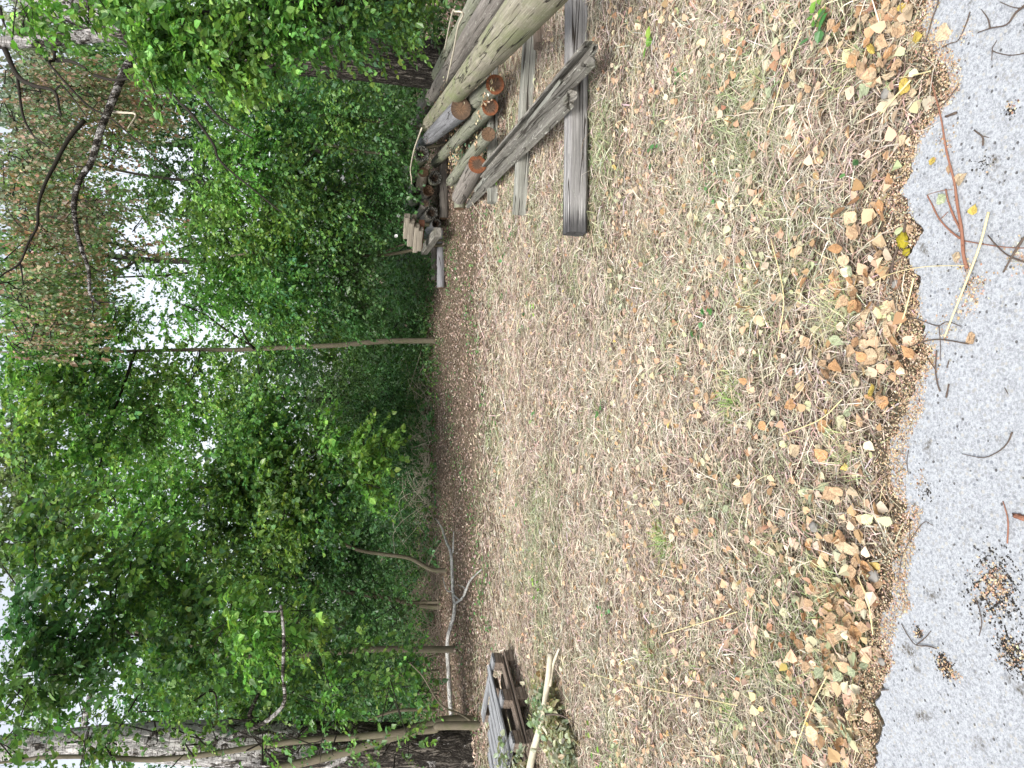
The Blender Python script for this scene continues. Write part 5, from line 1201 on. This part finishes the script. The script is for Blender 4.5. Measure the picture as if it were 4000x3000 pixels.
back_tree('hazy pale green tall tree at the top centre left', PY(1570, 1950, 34), [(1560, 1930), (900, 1900), (300, 1900)], 34, 14,
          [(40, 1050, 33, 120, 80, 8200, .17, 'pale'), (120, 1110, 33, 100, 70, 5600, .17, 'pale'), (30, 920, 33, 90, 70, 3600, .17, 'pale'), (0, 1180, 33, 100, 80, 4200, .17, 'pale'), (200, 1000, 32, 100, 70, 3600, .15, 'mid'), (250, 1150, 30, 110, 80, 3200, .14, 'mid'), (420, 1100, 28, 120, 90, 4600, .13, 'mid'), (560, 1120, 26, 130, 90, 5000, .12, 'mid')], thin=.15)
back_tree('dull green tree filling the upper left distance', PY(1570, 2500, 30), [(1560, 2450), (1000, 2450), (400, 2480)], 30, 14,
          [(330, 1330, 29, 110, 90, 2600, .14, 'mid'), (480, 1300, 28, 120, 90, 4600, .13, 'mid'), (480, 1480, 28, 120, 90, 4200, .13, 'mid'), (620, 1400, 26, 140, 90, 4800, .12, 'dark'), (300, 1550, 29, 80, 80, 1500, .14, 'mid'), (150, 1230, 30, 90, 70, 1300, .14, 'mid'), (80, 1380, 30, 100, 90, 2600, .14, 'mid'), (200, 1450, 29, 90, 80, 2200, .14, 'mid'), (100, 1560, 28, 90, 90, 1500, .14, 'mid'), (650, 1580, 26, 100, 100, 3600, .12, 'dark')], thin=.2)
# the deep wood behind everything, reads as one mass
wf = Foliage(); r = np.random.default_rng(77)
for k in range(120):
    Yw = r.uniform(33, 42); x = r.uniform(-.85, .85) * Yw; gap = 1 < x < 15
    wf.blob((x, Yw, r.uniform(.5, 6.6 if gap else 12.5)), (3.2, 2, 2.4), 1300, .26, 'mid' if k % 3 else 'dark', 3000 + k, L=1.1)
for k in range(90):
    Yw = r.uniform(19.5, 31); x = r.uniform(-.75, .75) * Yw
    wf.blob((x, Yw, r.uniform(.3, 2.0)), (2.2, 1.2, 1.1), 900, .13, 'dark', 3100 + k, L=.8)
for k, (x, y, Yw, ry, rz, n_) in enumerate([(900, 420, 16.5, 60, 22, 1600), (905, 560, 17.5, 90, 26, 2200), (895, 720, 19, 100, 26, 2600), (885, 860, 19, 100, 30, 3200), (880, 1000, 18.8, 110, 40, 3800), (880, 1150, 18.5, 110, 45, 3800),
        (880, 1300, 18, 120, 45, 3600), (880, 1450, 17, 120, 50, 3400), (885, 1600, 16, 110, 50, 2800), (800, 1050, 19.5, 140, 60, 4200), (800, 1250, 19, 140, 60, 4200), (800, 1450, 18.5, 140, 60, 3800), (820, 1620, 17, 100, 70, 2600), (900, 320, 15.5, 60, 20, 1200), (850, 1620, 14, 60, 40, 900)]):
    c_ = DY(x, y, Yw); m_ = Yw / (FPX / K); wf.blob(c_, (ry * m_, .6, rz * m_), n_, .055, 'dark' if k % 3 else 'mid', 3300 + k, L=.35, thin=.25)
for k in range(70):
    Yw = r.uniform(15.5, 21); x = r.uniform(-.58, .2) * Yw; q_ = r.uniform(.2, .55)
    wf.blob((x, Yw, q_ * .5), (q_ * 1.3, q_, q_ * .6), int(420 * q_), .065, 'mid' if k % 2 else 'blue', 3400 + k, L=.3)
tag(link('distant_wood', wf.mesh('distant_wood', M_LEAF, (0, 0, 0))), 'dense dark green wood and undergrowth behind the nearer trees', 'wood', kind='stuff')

# ------------------------------------------------------------------ fallen branch and brushwood
def fallen(name, label, cat, lines, mat, base):
    t = thing(name, label, cat, (base[0], base[1], 0))
    for k, (pts, rr, zs) in enumerate(lines):
        P = np.array([PZ(a, b, z) for (a, b), z in zip(pts, zs)])
        R = np.array([q for q in rr])
        g = Geo(); g.add(*tube(P, R, 10, 6, .07, k + 3)); link('branch' if k == 0 else 'side_branch', g.mesh('branch', mat, base=(base[0], base[1], 0)), t)
    return t
fallen('fallen_branch', 'long white fallen birch branch lying across the leaf litter on the left', 'branch',
       [([(1702, 2026), (1725, 2060), (1745, 2120), (1762, 2165), (1769, 2298), (1775, 2390), (1749, 2497), (1752, 2629), (1762, 2782), (1775, 2860)], [.010, .018, .024, .028, .03, .032, .036, .04, .042, .042], [.05, .06, .06, .06, .06, .06, .09, .08, .07, .06]),
        ([(1770, 2160), (1772, 2075)], [.018, .008], [.05, .04]), ([(1775, 2360), (1810, 2330), (1835, 2270), (1880, 2225)], [.02, .018, .014, .008], [.06, .05, .04, .04]),
        ([(1768, 2310), (1745, 2305), (1728, 2250)], [.014, .01, .007], [.07, .15, .2]), ([(1770, 2320), (1800, 2345), (1815, 2300), (1790, 2285)], [.014, .012, .009, .005], [.07, .05, .05, .06])],
       M_WHITEB, PZ(1762, 2165, 0))
t = PZ(1762, 2900, 0)
fallen('fallen_branch', 'stub of white birch wood half hidden behind the bent hazel foot', 'branch', [([(1772, 2865), (1778, 2900)], [.045, .04], [.05, .05])], M_WHITEB, t)
# bare stick in front of the pallets, with its withered leaves
b = PZ(2152, 2552, .0)
t = thing('cut_branch', 'pale peeled branch with withered leaves leaning across the pallets', 'branch', (b[0], b[1], 0))
for k, (pts, rr, zs) in enumerate([([(2150, 2553), (2137, 2680), (2120, 2790), (2108, 2845), (2085, 2925), (2068, 3010), (2050, 3100)], [.022, .024, .026, .027, .028, .03, .03], [.1, .13, .17, .2, .24, .28, .3]),
                                   ([(2184, 2532), (2160, 2600), (2148, 2680)], [.009, .012, .014], [.06, .08, .11]), ([(2120, 2835), (2150, 2885), (2170, 2930), (2185, 3010)], [.014, .012, .012, .011], [.19, .13, .1, .08]),
                                   ([(2130, 2790), (2180, 2792), (2215, 2805), (2255, 2830)], [.008, .007, .005, .003], [.17, .16, .12, .08])]):
    P = np.array([PZ(a, c, z) for (a, c), z in zip(pts, zs)]); g = Geo(); g.add(*tube(P, rr, 10, 6, .04, k))
    link('branch' if k == 0 else 'side_branch', g.mesh('branch', M_PALE if k < 3 else M_TWIG, base=(b[0], b[1], 0)), t)
wf2 = Foliage()
for k, (px, py, z, rx, n) in enumerate([(2100, 2790, .2, .16, 260), (2140, 2850, .15, .2, 350), (2170, 2930, .1, .22, 450), (2080, 2770, .22, .12, 120), (2100, 2640, .08, .15, 180), (2200, 2970, .07, .22, 350), (1960, 2950, .36, .12, 90), (2020, 2990, .35, .12, 90), (2140, 2720, .08, .15, 160)]):
    wf2.blob(PZ(px, py, z), (rx, rx, .07), n, .05, 'sage', 4000 + k, L=.12, spray=5, tmpl=OVAL)
o = link('withered_leaves', wf2.mesh('withered_leaves', M_LEAF, (b[0], b[1], 0)), t)

# brushwood: bare stems in the dark undergrowth
def brush(label, px0, px1, py0, py1, n, seed, mat=M_STEM, Lr=(.5, 1.6)):
    r = np.random.default_rng(seed); g = Geo(); c = PZ((px0 + px1) / 2, (py0 + py1) / 2, 0)
    for k in range(n):
        p = PZ(r.uniform(px0, px1), r.uniform(py0, py1), 0.02); a = r.uniform(0, 6.28); L = r.uniform(*Lr)
        up = abs(r.normal(.3, .45)); d = np.array([math.cos(a), .5 * math.sin(a), up]); m = p + d * L * .5; e = m + L * .5 * (d * np.array([1, 1, -.3]) + .5 * r.standard_normal(3))
        e[2] = max(e[2], 0.02); g.add(*tube([p, m, e], [.008, .006, .003], 4, 4, cap=False))
    b = np.array([c[0], c[1], 0]); return tag(link('brushwood', g.mesh('brushwood', mat, base=b), None, b), label, 'brushwood', kind='stuff')
brush('tangle of bare grey stems at the foot of the dark shrub', 1650, 1685, 1500, 2050, 200, 1, M_PALE)
brush('tangle of dry stems under the hazels on the left', 1650, 1725, 2050, 2600, 170, 2)
brush('dead stems in the dark hollow right of the slender tree', 1635, 1655, 1080, 1320, 70, 3)
brush('thin dead twigs over the poles behind the pile', 1700, 1760, 250, 420, 40, 4, M_STEM, (.4, 1.0))

# thin vines across the pile
for k, (lab, pts, zs, rr, mt) in enumerate([
        ('pale bare vine looping over the knotty pole at the back of the pile', [zz(540, 715), zz(600, 440), zz(640, 230), zz(685, 120), zz(620, 100), zz(585, 130), zz(520, 450)], [.6, .65, .7, .72, .78, .74, .6], .009, M_PALE),
        ('thin pale vine crossing the hollow black pole end', [z2(350, 0), z2(280, 200), z2(245, 380), z2(255, 470), z2(255, 560)], [.85, .85, .82, .8, .75], .011, M_PALE),
        ('slender grey stalk sloping from the planks to the grass', [z2(685, 420), z2(760, 590), z2(850, 740), z2(940, 860)], [.25, .14, .08, .03], .006, M_PALE)]):
    P = np.array([PZ(a, b, z) for (a, b), z in zip(pts, zs)]); g = Geo(); g.add(*tube(P, [rr] * len(P), 6, 6, .05, k))
    tag(link('dry_vine', g.mesh('dry_vine', mt, base=P[0]), None, P[0]), lab, 'vine')
# dry leaves and ivy that lie on the pile
pf = Foliage(); r = np.random.default_rng(66)
def heap(px, py, z, sx, sy, n, size=.045, cols=TAN, w=TANW, hz=.02):
    c = PZ(px, py, z); P = c + r.normal(0, 1, (n, 3)) * np.array([sx, sy, hz]); a = r.uniform(0, 6.28, n)
    Nn = np.column_stack([.5 * r.standard_normal(n), .5 * r.standard_normal(n), np.ones(n)])
    V, F, q = leaf_geo(P, np.column_stack([np.cos(a), np.sin(a), .3 * r.standard_normal(n)]), norm(Nn), size * r.uniform(.6, 1.2, n), BIRCH)
    pf.add(V, F, np.repeat(palette(cols, w, n, r), q, axis=0))
for x, y, z, sx, sy, n in [(880, 860, .3, .03, .3, 70), (620, 830, .42, .06, .35, 70), (500, 780, .5, .05, .5, 60), (600, 1180, .25, .1, .5, 160), (620, 1350, .2, .12, .5, 180), (430, 1050, .5, .06, .5, 60), (800, 1210, .34, .03, .12, 24), (660, 820, .46, .05, .1, 30), (300, 1480, .4, .1, .3, 50), (320, 1100, .5, .05, .6, 30)]:
    heap(*zz(x, y), z, sx, sy, n)
for x, y, z, n in [(650, 1290, .2, 70), (900, 1020, .1, 60), (830, 1290, .12, 50), (760, 1290, .14, 50)]:
    heap(*zz(x, y), z, .15, .3, n, .05, [(0.10, 0.19, 0.13), (0.07, 0.15, 0.07), (0.15, 0.24, 0.17)], (3, 3, 1), .05)
tag(link('leaves_on_poles', pf.mesh('leaves_on_poles', M_DRY, (0, 0, 0))), 'dry leaves and bits of ivy caught between the piled poles', 'leaf litter', kind='stuff')
# litter and sprouts gathered round the feet of the trunks
bf = Foliage(); r = np.random.default_rng(67)
for (bx, by, br) in BASES:
    n = int(60 + 500 * br); a = r.uniform(0, 6.28, n); q_ = br + np.abs(r.normal(0, .07, n))
    x, y = bx + q_ * np.cos(a), by + q_ * np.sin(a); P = np.column_stack([x, y, gz(x, y) + .02 + .03 * r.random(n)])
    V, F, q = leaf_geo(P, np.column_stack([np.cos(a * 3), np.sin(a * 3), .4 * r.standard_normal(n)]), norm(np.column_stack([.7 * np.cos(a), .7 * np.sin(a), np.ones(n)]) + .4 * r.standard_normal((n, 3))), .045 * r.uniform(.6, 1.3, n), BIRCH)
    bf.add(V, F, np.repeat(palette(BRN + [(0.10, 0.17, 0.07), (0.14, 0.2, 0.08)], (3, 3, 3, 1.5, 2, 2, 2), n, r), q, axis=0))
tag(link('leaves_round_trunks', bf.mesh('leaves_round_trunks', M_DRY, (0, 0, 0))), 'brown leaves and sprouts gathered round the feet of the trunks', 'leaf litter', kind='stuff')
# bindweed flowers over the pile
for k, (x, y, lab) in enumerate([(135, 812, 'upper white bindweed flower above the offcut stack'), (112, 1000, 'lower white bindweed flower left of the offcut stack')]):
    c = PY(*z2(x, y), 13.6); V = []; ns = 12
    for (rad, zc) in ((.006, -.05), (.015, -.02), (.024, .0), (.032, .004)):
        for q in range(ns): V.append([rad * math.cos(q * 6.283 / ns) * (1 + .06 * (q % 2)), rad * math.sin(q * 6.283 / ns) * (1 + .06 * (q % 2)), zc])
    F = [[a_ * ns + q, a_ * ns + (q + 1) % ns, (a_ + 1) * ns + (q + 1) % ns, (a_ + 1) * ns + q] for a_ in range(3) for q in range(ns)]
    o = link('bindweed_flower', npmesh('bindweed_flower', np.array(V), np.array(F), M_FLOWER, smooth=True), None, c); o.rotation_euler = (math.radians(70), .3 * k, 0)
    tag(o, lab, 'flower')

# ------------------------------------------------------------------ green plants in the meadow
def tuft(label, px, py, n, L, wid, cols, seed, spread=.05, name='grass_tuft', lean=(0, 0)):
    r = np.random.default_rng(seed); c = PZ(px, py, 0); V = []; F = []; seg = 4
    for k in range(n):
        o_ = np.array([r.normal(0, spread), r.normal(0, spread), 0.0]); a = r.uniform(0, 6.28) ; el = r.uniform(.5, 1.35); p = o_.copy(); l = L * r.uniform(.5, 1.2); w = wid * r.uniform(.7, 1.2)
        sdv = np.array([-math.sin(a), math.cos(a), 0]); b0 = len(V)
        for s in range(seg + 1):
            ww = w * (1 - .85 * (s / seg) ** 1.5) * .5; V += [p - sdv * ww, p + sdv * ww]
            e = el - 1.3 * s / seg; p = p + (l / seg) * np.array([math.cos(a) * math.cos(e) + lean[0], math.sin(a) * math.cos(e) + lean[1], math.sin(e)])
        F += [[b0 + 2 * s, b0 + 2 * s + 1, b0 + 2 * s + 3, b0 + 2 * s + 2] for s in range(seg)]
    colr = np.repeat(palette(cols, [1] * len(cols), n, r, .12), seg, axis=0)
    o = link(name, npmesh(name, np.array(V), np.array(F), M_GRASS, col=colr), None, (c[0], c[1], float(gz(c[0], c[1]))))
    return tag(o, label, 'grass')
GG = [(0.20, 0.32, 0.07), (0.27, 0.38, 0.12), (0.14, 0.25, 0.06), (0.42, 0.44, 0.22)]
GD = [(0.40, 0.42, 0.24), (0.30, 0.36, 0.16), (0.52, 0.50, 0.32), (0.55, 0.47, 0.31)]
for k, (px, py, n, L, cols, spr, lab) in enumerate([
        (2870, 1560, 130, .12, GG, .035, 'fresh green grass tuft in the middle of the meadow'), (2850, 1500, 70, .1, GD, .04, 'half dry tuft just right of the fresh green tuft'), (2610, 2120, 200, .12, GG, .045, 'broad green and bleached tuft left of the middle'),
        (2580, 2070, 90, .1, GG, .03, 'narrow green tuft adjoining the broad bleached one'), (3300, 1760, 140, .12, GD, .05, 'grey green tuft close to the concrete left of the middle'), (3280, 1230, 160, .14, GD, .05, 'fan shaped pale tuft near the concrete at the middle'),
        (3290, 1130, 90, .12, GD, .04, 'smaller pale tuft right of the fan shaped one'), (2540, 2560, 90, .09, GG, .04, 'low green tuft in front of the pallets'), (2850, 2790, 90, .1, GG, .04, 'green tuft among long straw in the lower left'),
        (3230, 2290, 130, .12, GD, .05, 'grey green tuft beside the concrete at the left'), (3330, 2400, 110, .1, GD, .04, 'drooping tuft at the edge in front of the black crumbs'), (2700, 2580, 60, .08, GG, .04, 'thin green tuft halfway between pallets and concrete'),
        (3320, 250, 90, .1, GD, .04, 'grey green tuft between leaf drift and the right border'), (2960, 300, 90, .12, GD, .04, 'bent pale tuft near the right border'), (3000, 2150, 120, .12, GD, .05, 'bleached tuft leaning toward the concrete'),
        (3270, 2620, 110, .12, GD, .05, 'straw coloured tuft by the notch at the left'), (2420, 1420, 60, .08, GD, .05, 'low pale tuft behind the fresh green one'), (3250, 2830, 110, .12, GD, .05, 'matted green tuft at the lower left edge'), (2960, 1150, 90, .12, GD, .05, 'loose pale tuft left of the small leaved sprig'),
        (2600, 800, 80, .1, GD, .05, 'dry tuft in front of the near beam end'), (2280, 640, 70, .1, GG, .05, 'green tuft touching the near side of the thick beam'), (3040, 800, 90, .1, GD, .05, 'curly pale tuft left of the right border leaves')]):
    tuft(lab, px, py, int(n * .8), L, .0035, cols, 500 + k, spr)
# long loose straws lying over the grass
for k, (pts, lab) in enumerate([([(2290, 2628), (2500, 2680), (2700, 2720), (2880, 2755)], 'very long pale straw pointing from the pallets to the concrete'), ([(2580, 2480), (2750, 2430), (2880, 2390)], 'thin straw pair crossing the grass left of the middle'),
                             ([(3040, 1330), (3060, 1150), (3010, 930)], 'long bent straw near the middle by the leaf drift'), ([(3050, 1700), (3200, 1640), (3290, 1560)], 'pale straw slanting to the concrete edge'),
                             ([(3000, 500), (3060, 300), (3130, 120)], 'straw crossing the grass near the right border'), ([(3100, 2950), (3160, 2780), (3230, 2640)], 'straw lying along the lower left drift'), ([(3350, 2250), (3390, 2350), (3410, 2480)], 'yellow straw along the edge at the left notch')]):
    P = np.array([PZ(a, b, .045) for a, b in pts]); g = Geo(); g.add(*tube(P, [.0022] * len(P), 5, 6, .05, k)); tag(link('straw_stalk', g.mesh('straw_stalk', M_STRAW, base=P[0]), None, P[0]), lab, 'straw')

def plant(label, px, py, leaves, L, cols, seed, spread=.06, h=.04, name='seedling', cat='plant', tm=OVAL):
    r = np.random.default_rng(seed); c = PZ(px, py, 0); c[2] = float(gz(c[0], c[1])) + .01
    t = thing(name, label, cat, c); g = Geo(); P = []; D = []
    for k in range(leaves):
        p = np.array([r.normal(0, spread), r.normal(0, spread), h * r.uniform(.4, 1.2)]); P.append(p); D.append([r.normal(), r.normal(), .1])
        g.add(*tube([np.zeros(3), p * .5 + [0, 0, h * .2], p], [.0018, .0014, .001], 4, 2, cap=False))
    n = leaves; V, F, q = leaf_geo(np.array(P), np.array(D), norm(np.array([0, 0, 1.0]) + .35 * r.standard_normal((n, 3))), L * r.uniform(.7, 1.2, n), tm)
    link('leaves', npmesh('leaves', V, F, M_LEAF, col=np.repeat(palette(cols, [1] * len(cols), n, r), q, axis=0)), t); link('stalks', g.mesh('stalks', M_BARK), t)
SG = [(0.08, 0.22, 0.07), (0.11, 0.26, 0.09), (0.07, 0.18, 0.06)]; SY = [(0.2, 0.34, 0.06), (0.14, 0.3, 0.05)]
for k, (px, py, n, L, cols, spr, lab) in enumerate([
        (2790, 1230, 5, .035, SG, .03, 'upper half of a dark green sprig in the middle of the grass'), (2740, 1310, 6, .035, SG, .035, 'lower half of the dark green sprig in the middle'), (3215, 100, 5, .06, SG, .035, 'large leaved bluish seedling near the right border'), (3230, 30, 8, .04, SY, .035, 'light green seedling at the right border above the bluish one'),
        (2530, 160, 3, .06, SY, .03, 'pair of bright green round leaves in front of the near beam'), (2640, 310, 5, .03, SG, .03, 'tiny dark sprig lying on straw near the right border'), (2780, 745, 8, .025, SG, .025, 'small feathery green seedling left of the right border tuft'), (2540, 580, 5, .04, SG, .03, 'greyish sprig close to the near beam'),
        (1975, 690, 6, .07, SY, .06, 'bright green leaf cluster growing beside the planks'), (2020, 910, 8, .05, SG, .09, 'green rosette between the split beam and the grass'), (1990, 980, 8, .05, SG, .08, 'second dark rosette left of the split beam'), (1880, 760, 5, .06, SG, .06, 'pointed leaf plant at the end of the thick plank'),
        (1900, 2280, 14, .06, SG, .14, 'green sprout cluster in litter beyond the white branch'), (1850, 2390, 12, .06, SG, .12, 'leafy sprout beside the white fallen branch'), (1920, 2450, 10, .06, SG, .12, 'fern like plant close to the end of the pallets'), (1820, 1830, 14, .06, SG, .15, 'low green plants in the litter left of middle'), (1700, 1750, 12, .06, SG, .16, 'low plants at the foot of the dark shrub'),
        (1800, 1500, 10, .05, SG, .14, 'scattered ivy sprouts in front of the slender tree'), (1980, 1190, 8, .05, SG, .09, 'dark weed in the middle distance right of the slender tree'), (2110, 1220, 7, .04, SY, .06, 'yellowish weed in the pale grass'), (2360, 1590, 6, .04, SG, .05, 'small dark weed in the pale grass at the middle'), (1760, 1180, 12, .05, SG, .14, 'green sprouts in litter right of the slender tree'),
        (1790, 1000, 14, .05, SG, .16, 'patch of sprouts beyond the long grey log'), (1800, 920, 10, .05, SY, .1, 'light sprouts beside the crosswise log'), (2390, 2390, 8, .035, SG, .04, 'clover like weed left of the middle distance'), (2130, 2310, 8, .04, SY, .06, 'yellow green weed near the pallets'), (2340, 2990, 16, .05, SY, .1, 'green weed under the withered leaves at the left border'),
        (3340, 1640 - 960, 3, .03, SG, .02, 'tiny bright shoot at the edge of the leaf drift'), (1560 + 380, 2240, 9, .05, SG, .1, 'sprout cluster between white branch and grass')]):
    plant(lab, px, py, n, L, cols, 700 + k, spr, .05 if px > 2200 else .09)
